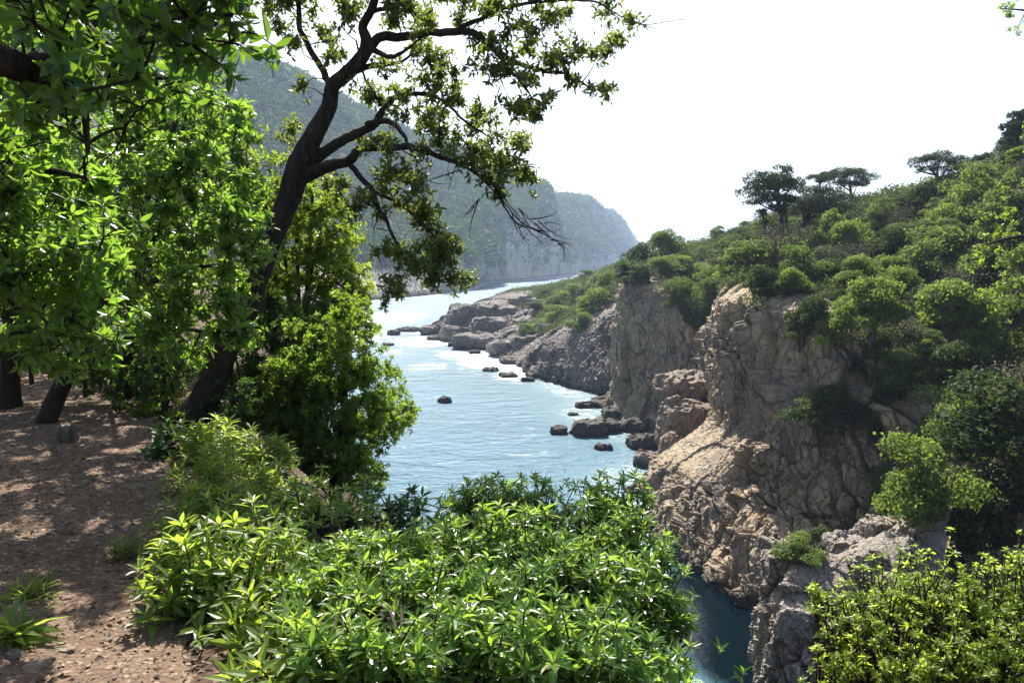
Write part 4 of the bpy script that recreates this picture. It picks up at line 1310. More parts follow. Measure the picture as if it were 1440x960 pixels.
def leafy(mb_leaf, mb_twig, sk, clusters, L, twigs, whorl, along, tmpl, tw_r=0.006, up=0.35, reach=1.0, lo=35, hi=100, conn=0.016, drop=0.0):
    """leaf clusters (centre, radius), every one tied back to the limbs by its own branchlet"""
    cs = sorted(clusters, key=lambda c: np.min(np.linalg.norm(sk.P - c[0], axis=1)))
    tips, mids, cen = [], [], []
    for c, r in cs:
        a, ra = sk.nearest(c)
        v = c - a
        ln = np.linalg.norm(v)
        if ln > 0.05:
            k = max(4, int(ln / 0.12))
            k = min(k, 9)
            t = np.linspace(0, 1, k)[:, None]
            side = norm(np.cross(v, rng.normal(size=3)))
            pth = a + v * t + side * np.sin(t * math.pi) * ln * rng.uniform(-0.12, 0.12) + np.array([0, 0, 1]) * np.sin(t * math.pi) * ln * rng.uniform(-0.02, 0.14)
            rad = np.linspace(min(ra * 0.8, conn * (0.6 + 0.5 * ln)), tw_r, k)
            tube(mb_twig, pth, rad, 5)
            sk.add(pth[1:], rad[1:])
        n = max(2, int(twigs * rng.uniform(0.75, 1.25)))
        d = norm(rng.normal(size=(n, 3)) * np.array([1, 1, 0.75]) + norm(v)[None] * 0.45)
        tip = c + d * r * reach * rng.uniform(0.35, 1.05, (n, 1))
        tips.append(tip)
        cen.append(np.repeat(c[None], n, 0))
    tip, cen = np.vstack(tips), np.vstack(cen)
    mid = (tip + cen) / 2 + rng.normal(0, 0.02, tip.shape) + np.array([0, 0, 0.02])
    sticks(mb_twig, cen, mid, tip, tw_r, tw_r * 0.45, 3, 4)
    ax = norm(norm(tip - cen) + np.array([0, 0, up - drop]) + rng.normal(0, 0.25, tip.shape))
    size = L * rng.uniform(0.75, 1.15, len(tip))
    rosettes(mb_leaf, tip, ax, size, whorl, tmpl, lo, hi)
    if along:
        twig_leaves(mb_leaf, cen, tip, size, along, tmpl)

def blobs(regions, Y0, Y1, per, r0, r1):
    """cluster centres spread through photo ellipses (px, py, rx, ry) between two depths"""
    out = []
    for reg in regions:
        px, py, rx, ry = reg[:4]
        n = max(2, int(per * rx * ry / 1000))
        for _ in range(n):
            a, q = rng.random() * 6.283, math.sqrt(rng.random())
            Y = rng.uniform(Y0, Y1)
            out.append((at(px + rx * q * math.cos(a), py + ry * q * math.sin(a), Y), rng.uniform(r0, r1)))
    return out

# --- the gnarled tree -------------------------------------------------------------
TY = 8.6
def gpath(pts, y0, y1, per=6):
    """(px, py, width px) polyline at depths running from y0 to y1 -> world points and radii"""
    n = len(pts)
    Y = np.linspace(y0, y1, n)
    A = np.array([[*at(p[0], p[1], y), px2m(p[2], y) / 2] for p, y in zip(pts, Y)])
    S = smooth_path(A, per)
    return S[:, :3], np.clip(S[:, 3], 0.003, None)

def gnarled_tree():
    b = ground_hit(272, 592)
    t = thing('gnarled_tree', 'big leaning gnarled dark-barked tree whose crooked limbs reach over the water', 'tree', b)
    y0 = b[1]
    sk = Skeleton()
    trunk = [(262, 625, 92), (272, 592, 74), (295, 545, 56), (322, 482, 46), (350, 428, 42), (378, 350, 38), (404, 285, 42), (421, 236, 46), (442, 189, 36), (462, 153, 30), (468, 122, 27), (487, 104, 27), (510, 79, 25), (515, 57, 22), (510, 38, 18), (521, 17, 15), (528, -4, 14), (540, -60, 12), (555, -130, 8)]
    P, R = gpath(trunk, y0, 8.9, 10)
    mb = MB()
    R = R * 0.71
    tube(mb, P, R, 20, 0.20, 3)
    # root flares
    for dx, dy in ((-0.55, -0.1), (-0.25, -0.5), (0.4, -0.35), (0.3, 0.4)):
        e = np.array([b[0] + dx, b[1] + dy, 0])
        e[2] = gz(e[0], e[1]) - 0.1
        tube(mb, smooth_path(np.array([P[14], (P[6] + e) / 2 + np.array([dx * 0.1, dy * 0.1, 0.02]), e]), 6), np.linspace(R[14] * 0.5, 0.035, 13), 9, 0.25, 8)
    # knots
    mb.build('trunk', M['bark'], t, True)
    sk.add(P[60:], R[60:])
    limbs = [
        [(465, 121, 12), (454, 96, 11), (439, 66, 10), (426, 35, 9), (421, 0, 8), (412, -50, 6)],
        [(514, 76, 17), (535, 53, 15), (570, 52, 14), (605, 46, 13), (644, 42, 12), (675, 46, 11), (701, 66, 10), (732, 83, 8), (771, 94, 6), (802, 98, 5), (832, 114, 3)],
        [(644, 42, 9), (675, 26, 7), (710, 13, 6), (754, 4, 5), (797, 2, 4), (841, 9, 3), (876, 31, 2), (905, 42, 1.4), (958, 36, 1)],
        [(675, 46, 7), (688, 66, 6), (710, 87, 5), (732, 109, 4), (745, 131, 3), (762, 149, 2)],
        [(485, 106, 12), (517, 94, 10), (540, 92, 8), (562, 88, 5), (584, 70, 3)],
        [(515, 68, 11), (545, 80, 8), (561, 72, 6), (580, 56, 4), (610, 30, 3)],
        [(418, 240, 24), (447, 219, 20), (474, 201, 18), (496, 188, 16), (517, 175, 14), (535, 151, 11), (552, 131, 9), (587, 127, 7), (622, 144, 5), (649, 171, 4), (676, 190, 3)],
        [(517, 175, 11), (544, 168, 10), (566, 184, 7), (577, 205, 5), (582, 220, 3)],
        [(428, 248, 26), (447, 243, 22), (469, 236, 19), (496, 232, 17), (513, 215, 14), (544, 214, 12), (579, 214, 11), (614, 227, 9), (644, 238, 7), (675, 249, 6), (706, 267, 4.5), (723, 297, 3), (741, 319, 2.5), (776, 327, 1.4)],
        [(494, 234, 10), (522, 262, 9), (535, 289, 7), (548, 311, 6), (561, 341, 4.5), (571, 365, 3)],
        [(526, 270, 7), (557, 284, 6), (583, 302, 5), (605, 324, 4), (622, 350, 3), (641, 382, 2)],
        [(675, 249, 3), (700, 280, 2.4), (735, 320, 2), (765, 355, 1.2)],
        [(579, 214, 5), (590, 240, 3), (596, 262, 2)],
        [(535, 150, 6), (520, 130, 5), (505, 110, 4), (492, 60, 3)],
        [(522, 17, 8), (560, 5, 6), (600, -10, 5), (650, -20, 4)],
    ]
    for k, L in enumerate(limbs):
        node = at(L[0][0], L[0][1], 8.7)
        base_y = sk.P[np.argmin(np.linalg.norm((sk.P - node)[:, [0, 2]], axis=1))][1]
        ends = [9.4, 9.0, 9.5, 8.4, 9.4, 8.2, 9.3, 8.3, 7.9, 7.8, 8.2, 7.7, 8.1, 9.1, 9.0]
        lp, lr = gpath(L, base_y, ends[k])
        m = MB()
        jit = np.cumsum(rng.normal(0, 0.006, (len(lp), 3)), 0)
        lp = lp + jit - jit[0]
        lr = lr * 0.84
        tube(m, lp, lr, 10, 0.14, 20 + k)
        m.build('branch', M['bark'], t, True)
        sk.add(lp, lr)
    z2 = [(100, 50, 60), (110, 140, 30), (60, 20, 60), (260, 60, 60), (230, 110, 40), (250, 185, 40), (170, 275, 24), (480, 60, 60), (440, 25, 50), (560, 50, 50), (540, 220, 60), (610, 230, 50), (620, 285, 60), (570, 180, 40), (330, 310, 46), (480, 350, 50), (530, 400, 46), (600, 390, 60), (640, 345, 40), (700, 370, 30), (680, 430, 46), (740, 380, 22), (745, 200, 60), (790, 225, 46), (720, 130, 40), (850, 120, 60), (880, 170, 60), (910, 60, 60), (960, 20, 60), (1000, 160, 46), (960, 205, 50), (870, 245, 46), (1000, 250, 36), (1100, 170, 46), (1145, 145, 36), (1110, 275, 34), (1120, 25, 40), (1195, 60, 22), (860, 345, 50), (830, 350, 36), (900, 375, 26), (925, 315, 28), (800, 450, 46), (840, 462, 26), (770, 525, 66), (825, 560, 56), (720, 520, 56), (765, 595, 56), (690, 505, 46), (545, 480, 36), (520, 600, 40), (490, 570, 30), (420, 590, 36), (350, 460, 36), (460, 640, 36), (555, 695, 46), (500, 690, 40), (580, 765, 46), (600, 810, 56), (640, 805, 36), (515, 865, 46), (465, 825, 46), (400, 805, 26), (570, 885, 40), (540, 825, 46), (640, 905, 36), (440, 905, 36), (425, 935, 24), (615, 865, 40), (130, 430, 40), (250, 575, 50), (330, 645, 36), (385, 655, 36),
          (300, 20, 50), (150, 10, 50), (520, 140, 34), (660, 60, 34), (780, 40, 46), (820, 0, 50), (690, -20, 50), (600, -30, 60), (460, -40, 60), (350, -40, 60), (250, -40, 60), (150, -50, 60), (60, -60, 60), (900, -30, 50), (430, 470, 30), (450, 560, 24), (590, 470, 26), (470, 300, 40), (400, 330, 30), (420, 210, 30)]
    cl = []
    for zx, zy, zr in z2:
        px, py = 360 + zx * 0.4375, zy * 0.4375
        n = max(2, int(round(zr / 11.5)))
        for _ in range(n):
            a, q = rng.random() * 6.283, math.sqrt(rng.random())
            x, y = px + zr * 0.4375 * 1.0 * q * math.cos(a), py + zr * 0.4375 * 0.72 * q * math.sin(a)
            node = sk.P[np.argmin(((project(sk.P)[0] - np.array([x, y])) ** 2).sum(1))]
            cl.append((at(x, y, node[1] + rng.normal(0, 0.22)), rng.uniform(0.09, 0.17)))
    lf, tw = MB(), MB()
    leafy(lf, tw, sk, cl, 0.092, 6, 5, 6, leaf_long(0.36, 0.2, 0.12), 0.004, 0.05, 1.35, 30, 120, 0.012, 0.25)
    # bare drooping twig ends
    A, B, Cc = [], [], []
    for (x0, y0_, x1, y1_) in ((706, 267, 770, 330), (723, 297, 790, 322), (741, 319, 800, 352), (723, 297, 745, 345), (690, 255, 660, 300), (579, 214, 600, 260), (535, 289, 528, 330), (700, 75, 705, 135), (880, 33, 930, 45), (640, 240, 630, 268), (470, 236, 478, 262)):
        a = at(x0, y0_, 8.0); a = sk.P[np.argmin(((project(sk.P)[0] - np.array([x0, y0_])) ** 2).sum(1))]
        e = at(x1, y1_, a[1])
        A.append(a); B.append(e); Cc.append((a + e) / 2 + rng.normal(0, 0.05, 3))
        for _ in range(3):
            u = a + (e - a) * rng.uniform(0.3, 0.8)
            f = u + rng.normal(0, 0.14, 3) + (e - a) * 0.25
            A.append(u); B.append(f); Cc.append((u + f) / 2 + rng.normal(0, 0.02, 3))
    sticks(tw, np.array(A), np.array(Cc), np.array(B), 0.008, 0.002, 4, 7)
    tw.build('twigs', M['bark_thin'], t, True)
    lf.build('crown', M['leaf_gnarled'], t)
gnarled_tree()

def leafy_tree(label, base, trunks, clusters, L, twigs, whorl, along, tmpl, mat, bark='bark', name='broadleaf_tree', group=None, conn=0.03, drop=0.1, tw_r=0.006, reach=1.0, sides=10, bump=0.16, up=0.35):
    """trunks: list of (world points, radii); the first starts at the base"""
    t = thing(name, label, 'tree', base, group)
    sk, mb = Skeleton(), MB()
    for P, R in trunks:
        S = smooth_path(np.c_[np.array(P), np.array(R)], 7)
        tube(mb, S[:, :3], S[:, 3], sides, bump, int(rng.integers(0, 99)))
        sk.add(S[:, :3], S[:, 3])
    sk.P, sk.R = sk.P[4:], sk.R[4:]
    lf = MB()
    leafy(lf, mb, sk, clusters, L, twigs, whorl, along, tmpl, tw_r, up, reach, 35, 105, conn, drop)
    mb.build('trunk', M[bark], t, True)
    lf.build('crown', M[mat], t)
    return t

def foot(x, y):
    return np.array([x, y, gz(x, y) - 0.05])

GL = 'broadleaf trees of the wood on the left'
# overhanging tree close by: trunk outside the picture on the left
b = foot(-3.3, 1.1)
tr = [([b - [0, 0, .2], b + [0.05, 0.1, 1.6], b + [0.2, 0.4, 3.2], b + [0.5, 0.9, 4.6], b + [0.9, 1.4, 5.4]], [0.2, 0.15, 0.13, 0.09, 0.05]),
      ([b + [0.2, 0.4, 3.1], at(-60, 60, 2.6), at(60, 90, 2.9), at(112, 130, 3.0), at(124, 215, 3.0)], [0.09, 0.06, 0.04, 0.022, 0.008]),
      ([b + [0.3, 0.6, 3.8], at(20, -60, 2.7), at(140, -10, 3.0), at(240, 20, 3.2), at(330, 40, 3.3)], [0.09, 0.06, 0.04, 0.022, 0.008]),
      ([at(60, 90, 2.9), at(120, 100, 3.2), at(180, 110, 3.4), at(235, 110, 3.5)], [0.03, 0.024, 0.016, 0.008])]
cl = blobs([(60, 30, 110, 60), (170, 40, 110, 50), (270, 30, 90, 45), (330, 15, 50, 30), (90, 110, 110, 50), (190, 110, 70, 45), (235, 85, 50, 40), (150, 160, 60, 40), (215, 150, 30, 30), (20, 150, 60, 50)], 2.5, 3.9, 1.55, 0.10, 0.22)
cl += blobs([(40, -120, 200, 100), (220, -110, 150, 80), (120, -260, 200, 90)], 2.6, 4.2, 0.8, 0.14, 0.24)  # unseen leaves above the view, added to shade the sprays below
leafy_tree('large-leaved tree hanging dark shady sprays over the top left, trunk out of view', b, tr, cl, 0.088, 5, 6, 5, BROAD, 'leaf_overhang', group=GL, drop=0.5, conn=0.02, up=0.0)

# bright whorls at the left edge
b = foot(-4.7, 4.3)
tr = [([b - [0, 0, .2], b + [0.1, 0.1, 1.2], b + [0.3, 0.2, 2.4], b + [0.7, 0.3, 3.4]], [0.14, 0.11, 0.08, 0.03]),
      ([b + [0.1, 0.1, 1.2], at(-40, 420, 4.6), at(30, 410, 4.6), at(60, 370, 4.6)], [0.06, 0.045, 0.03, 0.015]),
      ([b + [0.25, 0.2, 2.2], at(-20, 250, 4.6), at(60, 240, 4.7), at(120, 250, 4.8)], [0.06, 0.04, 0.026, 0.012])]
cl = blobs([(20, 230, 60, 60), (80, 260, 70, 60), (50, 340, 80, 60), (110, 330, 50, 50), (40, 430, 80, 50), (110, 430, 60, 55), (20, 490, 50, 22), (150, 480, 40, 20), (130, 380, 40, 40), (95, 505, 30, 14)], 4.0, 5.3, 4.4, 0.1, 0.22)
cl += blobs([(-120, 300, 100, 200), (-100, 60, 120, 100)], 4.0, 5.3, 1.2, 0.15, 0.25)
leafy_tree('tree with bright glossy leaf whorls spreading in from the left margin', b, tr, cl, 0.092, 6, 7, 5, leaf_long(0.36, 0.2, 0.1), 'leaf_broad', group=GL, drop=0.0, conn=0.02)

# the middle tree, trunk seen leaning at the back of the path
b = ground_hit(64, 596)
Yb = b[1]
tr = [([b - [0, 0, .2], b, at(86, 545, Yb), at(112, 495, Yb - .1), at(135, 430, Yb - .2), at(170, 350, Yb - .3), at(212, 260, Yb - .4), at(240, 190, Yb - .4), at(260, 120, Yb - .3)], [0.15, 0.12, 0.10, 0.09, 0.08, 0.07, 0.055, 0.04, 0.02]),
      ([at(135, 430, Yb - .2), at(200, 400, Yb - .8), at(260, 380, Yb - 1), at(320, 370, Yb - 1)], [0.06, 0.045, 0.03, 0.012]),
      ([at(114, 495, Yb - .1), at(180, 470, Yb - .6), at(250, 462, Yb - .8), at(310, 470, Yb - 1)], [0.05, 0.04, 0.03, 0.012]),
      ([at(150, 390, Yb - .3), at(125, 300, Yb - .3), at(140, 270, Yb - .3), at(170, 200, Yb)], [0.05, 0.04, 0.03, 0.015]),
      ([at(212, 260, Yb - .4), at(280, 230, Yb - .6), at(335, 200, Yb - .6)], [0.04, 0.03, 0.012])]
cl = blobs([(250, 190, 70, 55), (300, 265, 70, 80), (215, 300, 85, 90), (300, 370, 70, 75), (195, 420, 90, 80), (275, 455, 75, 50), (330, 205, 36, 46), (180, 220, 70, 60), (345, 300, 26, 60), (140, 320, 50, 60), (315, 150, 40, 40), (240, 120, 60, 40), (340, 440, 36, 40)], 6.3, 8.0, 4.4, 0.12, 0.24)
leafy_tree('sunlit tree with a leaning dark trunk at the back of the path', b, tr, cl, 0.09, 7, 7, 6, leaf_long(0.38, 0.2, 0.1), 'leaf_broad', group=GL, drop=0.0)

# the wood behind
def back_tree(label, bpx, bpy_, Yf, lean, regions, Y0, Y1, L, mat, per=2.0, trunk_w=0.12, r=(0.2, 0.4), tmpl=SMALL, twigs=7, whorl=9, along=6, top=None, name='broadleaf_tree', group=GL):
    p = ground_hit(bpx, bpy_) if Yf is None else None
    if p is None:
        p = at(bpx, bpy_, Yf)
        p = np.array([p[0], p[1], gz(p[0], p[1])])
    c = np.mean([at(g[0], g[1], (Y0 + Y1) / 2) for g in regions], axis=0)
    hi = max(at(g[0], g[1] - g[3] * 0.6, (Y0 + Y1) / 2)[2] for g in regions)
    tr = [([p - [0, 0, .25], p + [lean * 0.2, 0, 0.5], p * 0.6 + c * 0.4 + [lean * 0.2, 0, 0], np.array([c[0], c[1], max(c[2], p[2] + 1)]), np.array([c[0] + 0.1, c[1], hi])], [trunk_w * 1.3, trunk_w, trunk_w * 0.8, trunk_w * 0.5, 0.015])]
    for g in regions:
        e = at(g[0], g[1], rng.uniform(Y0, Y1))
        s = p * 0.5 + c * 0.5
        tr.append(([s, (s + e) / 2 + [0, 0, 0.1], e], [trunk_w * 0.45, trunk_w * 0.3, 0.012]))
    return leafy_tree(label, p, tr, blobs(regions, Y0, Y1, per, *r), L, twigs, whorl, along, tmpl, mat, name=name, group=group, sides=8, tw_r=0.005)

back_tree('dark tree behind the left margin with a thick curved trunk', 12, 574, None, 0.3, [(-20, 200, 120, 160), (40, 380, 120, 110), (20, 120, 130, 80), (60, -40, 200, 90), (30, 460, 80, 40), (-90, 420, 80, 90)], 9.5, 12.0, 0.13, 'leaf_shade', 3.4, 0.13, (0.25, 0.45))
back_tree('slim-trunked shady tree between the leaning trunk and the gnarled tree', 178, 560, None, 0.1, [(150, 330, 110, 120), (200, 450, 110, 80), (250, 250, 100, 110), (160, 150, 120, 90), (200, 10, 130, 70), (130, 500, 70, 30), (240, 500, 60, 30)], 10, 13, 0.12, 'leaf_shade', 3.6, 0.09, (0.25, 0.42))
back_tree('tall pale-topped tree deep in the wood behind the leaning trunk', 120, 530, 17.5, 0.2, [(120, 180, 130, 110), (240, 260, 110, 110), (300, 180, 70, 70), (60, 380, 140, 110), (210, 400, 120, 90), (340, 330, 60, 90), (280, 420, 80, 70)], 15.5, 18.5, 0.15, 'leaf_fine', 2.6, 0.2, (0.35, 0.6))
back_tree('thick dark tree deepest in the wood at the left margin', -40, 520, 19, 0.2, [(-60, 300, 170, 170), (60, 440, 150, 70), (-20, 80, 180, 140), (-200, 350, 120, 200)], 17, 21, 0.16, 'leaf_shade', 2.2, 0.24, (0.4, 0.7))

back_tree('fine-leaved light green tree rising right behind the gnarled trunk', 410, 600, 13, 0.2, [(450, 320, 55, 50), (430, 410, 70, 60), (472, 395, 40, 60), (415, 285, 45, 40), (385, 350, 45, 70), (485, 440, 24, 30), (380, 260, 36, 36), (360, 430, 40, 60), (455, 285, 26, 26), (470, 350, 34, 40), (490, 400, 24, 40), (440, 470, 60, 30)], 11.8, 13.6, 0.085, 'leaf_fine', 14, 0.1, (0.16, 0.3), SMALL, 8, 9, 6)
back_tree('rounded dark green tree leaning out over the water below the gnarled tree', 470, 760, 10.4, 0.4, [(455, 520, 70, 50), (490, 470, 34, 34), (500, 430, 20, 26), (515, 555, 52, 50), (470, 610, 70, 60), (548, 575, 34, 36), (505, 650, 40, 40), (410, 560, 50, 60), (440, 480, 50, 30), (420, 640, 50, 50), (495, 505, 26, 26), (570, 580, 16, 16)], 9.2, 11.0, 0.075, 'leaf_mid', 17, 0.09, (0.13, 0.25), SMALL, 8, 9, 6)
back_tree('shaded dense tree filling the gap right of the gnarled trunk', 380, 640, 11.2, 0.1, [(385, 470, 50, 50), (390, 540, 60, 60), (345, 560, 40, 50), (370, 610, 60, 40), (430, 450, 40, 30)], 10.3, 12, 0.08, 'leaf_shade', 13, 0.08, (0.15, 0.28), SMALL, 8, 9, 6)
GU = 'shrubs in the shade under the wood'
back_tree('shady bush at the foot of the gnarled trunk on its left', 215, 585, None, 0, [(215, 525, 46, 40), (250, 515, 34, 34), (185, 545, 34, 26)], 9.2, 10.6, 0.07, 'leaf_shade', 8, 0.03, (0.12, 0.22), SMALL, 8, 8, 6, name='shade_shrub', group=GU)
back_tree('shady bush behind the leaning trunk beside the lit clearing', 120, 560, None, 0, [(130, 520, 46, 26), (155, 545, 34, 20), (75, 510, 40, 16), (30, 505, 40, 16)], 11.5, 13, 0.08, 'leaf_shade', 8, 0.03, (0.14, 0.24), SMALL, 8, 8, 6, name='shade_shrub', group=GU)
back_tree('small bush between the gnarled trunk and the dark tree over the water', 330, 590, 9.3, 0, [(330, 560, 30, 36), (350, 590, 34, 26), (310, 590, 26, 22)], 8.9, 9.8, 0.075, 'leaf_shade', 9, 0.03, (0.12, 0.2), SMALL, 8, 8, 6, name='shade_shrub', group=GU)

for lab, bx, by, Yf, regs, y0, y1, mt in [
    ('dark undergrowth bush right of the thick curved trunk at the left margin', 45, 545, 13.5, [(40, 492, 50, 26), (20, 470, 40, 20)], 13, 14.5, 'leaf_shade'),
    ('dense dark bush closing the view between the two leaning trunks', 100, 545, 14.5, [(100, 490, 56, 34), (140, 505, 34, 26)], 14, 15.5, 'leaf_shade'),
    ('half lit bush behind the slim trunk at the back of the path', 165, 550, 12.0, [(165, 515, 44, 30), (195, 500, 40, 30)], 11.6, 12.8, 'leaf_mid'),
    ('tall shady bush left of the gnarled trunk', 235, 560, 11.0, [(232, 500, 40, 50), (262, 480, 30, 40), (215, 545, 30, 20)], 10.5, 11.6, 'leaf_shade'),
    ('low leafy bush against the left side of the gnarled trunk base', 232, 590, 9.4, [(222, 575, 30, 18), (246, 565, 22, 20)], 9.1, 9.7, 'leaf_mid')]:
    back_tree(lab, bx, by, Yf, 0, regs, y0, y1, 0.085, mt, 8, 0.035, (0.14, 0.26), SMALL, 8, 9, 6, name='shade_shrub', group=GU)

# tree at the right margin, rooted out of view on the right slope
p = ground_below(np.array([24.5, 25.5, 0]))
c0 = at(1440, 300, 25)
tr = [([p - [0, 0, .4], p + [-.2, 0, 3], at(1560, 380, 25), at(1540, 250, 25), at(1530, 120, 25), at(1500, 20, 25)], [0.35, 0.28, 0.22, 0.16, 0.1, 0.04]),
      ([at(1555, 340, 25), at(1480, 330, 24.5), at(1420, 335, 24), at(1370, 350, 24)], [0.12, 0.08, 0.05, 0.02]),
      ([at(1542, 270, 25), at(1480, 260, 25), at(1430, 265, 25)], [0.1, 0.06, 0.02]),
      ([at(1520, 60, 25), at(1460, 20, 25), at(1405, 12, 25)], [0.07, 0.04, 0.012])]
cl = blobs([(1425, 262, 26, 20), (1395, 335, 30, 22), (1435, 320, 30, 24), (1375, 365, 20, 12), (1430, 400, 26, 20), (1390, 300, 18, 12), (1440, 360, 30, 20), (1415, 14, 24, 12), (1440, 30, 16, 12), (1400, 415, 20, 16), (1500, 200, 60, 120), (1520, 350, 60, 60)], 23.5, 25.5, 7, 0.22, 0.4)
leafy_tree('yellow green tree reaching in from the right margin, trunk out of view', p, tr, cl, 0.13, 6, 7, 4, BROAD, 'leaf_fine', name='broadleaf_tree')

# --- shrubs and herbs round the viewpoint -----------------------------------------
def bush(label, bxy, lobes, tips_per, L, per, along, tmpl, mat, group, name='shrub', cat='shrub', lo=35, hi=100, stem_r=0.011, stem_mat='bark_thin', base_z=None, inner=0.35, up=0.55, spread=0.14, leadk=1.0):
    b = np.array([bxy[0], bxy[1], gz(*bxy) - 0.03 if base_z is None else base_z])
    t = thing(name, label, cat, b, group)
    tips, cen = [], []
    for px, py, Y, r in lobes:
        c = at(px, py, Y)
        n = int(tips_per * (r / 0.4) ** 2)
        d = norm(rng.normal(size=(n, 3)) + np.array([0, -0.25, 0.35]))
        d[:, 2] = np.where(d[:, 2] < -0.35, -d[:, 2], d[:, 2])
        q = np.where(rng.random(n) < inner, rng.uniform(0.35, 0.8, n), rng.uniform(0.85, 1.08, n))
        tips.append(c + d * np.array([1, 1, 0.85]) * r * q[:, None])
        cen.append(np.repeat((c - np.array([0, 0, r * 0.9]))[None], n, 0))
    tip, cen = np.vstack(tips), np.vstack(cen)
    lead = rng.random(len(tip)) < 0.16
    tip = tip + np.where(lead, 1.0, 0.0)[:, None] * (np.array([0, 0, 0.5]) + norm(tip - cen) * 0.6) * rng.uniform(0.12, 0.38, (len(tip), 1)) * lobes[0][3] * leadk
    gzv = ground_z(tip[:, 0], tip[:, 1], False)
    keep = tip[:, 2] > gzv + 0.06
    tip, cen = tip[keep], cen[keep]
    root = b + rng.normal(0, 1, tip.shape) * np.array([spread, spread, 0.01])
    fork = cen * 0.6 + tip * 0.4 + rng.normal(0, 0.04, tip.shape)
    st, lf = MB(), MB()
    sticks(st, root, (root + fork) / 2 + np.array([0, 0, 0.05]) + rng.normal(0, 0.05, tip.shape), fork, stem_r, stem_r * 0.6, 4, 6)
    sticks(st, fork, (fork + tip) / 2 + rng.normal(0, 0.015, tip.shape), tip, stem_r * 0.6, stem_r * 0.28, 4, 4)
    ax = norm(norm(tip - cen) * 0.8 + np.array([0, 0, up]) + rng.normal(0, 0.18, tip.shape))
    size = L * rng.uniform(0.7, 1.15, len(tip))
    if tmpl is LONG:
        half = rng.random(len(tip)) < 0.5
        rosettes(lf, tip[half], ax[half], size[half], per, leaf_long(0.30, 0.34, 0.12), lo, hi, 0.35)
        rosettes(lf, tip[~half], ax[~half], size[~half], per, leaf_long(0.25, 0.12, 0.07), lo - 8, hi - 14, 0.35)
    else:
        rosettes(lf, tip, ax, size, per, tmpl, lo, hi)
    if along:
        twig_leaves(lf, fork, tip, size * 0.9, along, tmpl)
    st.build('stem', M[stem_mat], t, True)
    lf.build('foliage', M[mat], t)
    return t

GF = 'large-leaved shrubs on the cliff edge'
bush('glossy shrub with dark stems rising highest against the water', (0.0, 5.3), [(665, 708, 5.3, .22), (705, 700, 5.3, .24), (755, 712, 5.3, .26), (700, 750, 5.2, .3), (765, 750, 5.1, .28), (650, 740, 5.2, .2)], 103, 0.073, 9, 7, LONG, 'leaf_glossy', GF)
bush('glossy shrub sprawling toward the cliffs, its right side against the dark gully', (0.55, 4.3), [(830, 735, 4.9, .3), (870, 725, 4.9, .26), (885, 775, 4.6, .3), (910, 830, 4.3, .3), (935, 870, 4.1, .22), (865, 850, 4.1, .34), (830, 790, 4.5, .32), (880, 920, 3.8, .28), (820, 900, 3.8, .3), (880, 980, 3.5, .26), (940, 960, 3.6, .2)], 111, 0.082, 9, 7, LONG, 'leaf_glossy', GF)
bush('glossy shrub filling the middle of the front, brightest rosettes on top', (-0.1, 3.8), [(605, 810, 4.3, .32), (670, 795, 4.2, .34), (740, 805, 4.1, .34), (790, 840, 3.9, .34), (640, 870, 3.7, .36), (720, 880, 3.6, .36), (800, 930, 3.4, .3), (700, 950, 3.3, .3), (720, 940, 2.8, .26), (800, 945, 2.85, .26), (870, 950, 2.95, .24)], 116, 0.088, 9, 8, LONG, 'leaf_glossy', GF)
bush('glossy shrub in the front, left of the brightest one', (-0.75, 3.6), [(470, 815, 4.2, .3), (540, 815, 4.2, .32), (500, 870, 3.7, .36), (580, 890, 3.5, .36), (430, 890, 3.5, .32), (540, 950, 3.2, .3), (450, 950, 3.2, .28), (620, 950, 3.2, .26), (470, 935, 2.8, .22), (560, 940, 2.75, .24), (640, 935, 2.75, .24)], 116, 0.084, 9, 8, LONG, 'leaf_glossy', GF)
bush('small-leaved bright bush between the herbs and the glossy shrubs', (-1.3, 5.0), [(400, 745, 5.0, .3), (445, 725, 5.2, .32), (490, 735, 5.3, .28), (430, 775, 4.8, .3), (500, 765, 5.0, .28)], 70, 0.085, 9, 8, LONG, 'leaf_glossy', GF)
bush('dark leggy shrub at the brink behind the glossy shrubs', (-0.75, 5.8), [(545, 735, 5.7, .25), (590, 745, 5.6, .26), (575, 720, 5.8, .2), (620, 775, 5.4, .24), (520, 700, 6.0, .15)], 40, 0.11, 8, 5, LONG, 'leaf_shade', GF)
bush('broad pale-shining leafy plant at the edge of the path', (-1.55, 3.75), [(290, 800, 3.9, .3), (255, 850, 3.7, .22), (335, 840, 3.7, .28), (300, 875, 3.6, .24), (360, 790, 4.0, .26), (240, 880, 3.55, .14)], 50, 0.125, 9, 6, LONG, 'leaf_herb', GF, 'leafy_plant', 'plant')
bush('low leafy plant at the bottom, in front of the broad shining one', (-1.1, 3.2), [(370, 900, 3.4, .24), (410, 930, 3.2, .24), (345, 935, 3.25, .18), (390, 960, 3.1, .2), (400, 950, 2.75, .18), (330, 970, 2.8, .12)], 44, 0.14, 9, 5, LONG, 'leaf_herb', GF, 'leafy_plant', 'plant')
GH = 'tall narrow-leaved herbs beside the path'
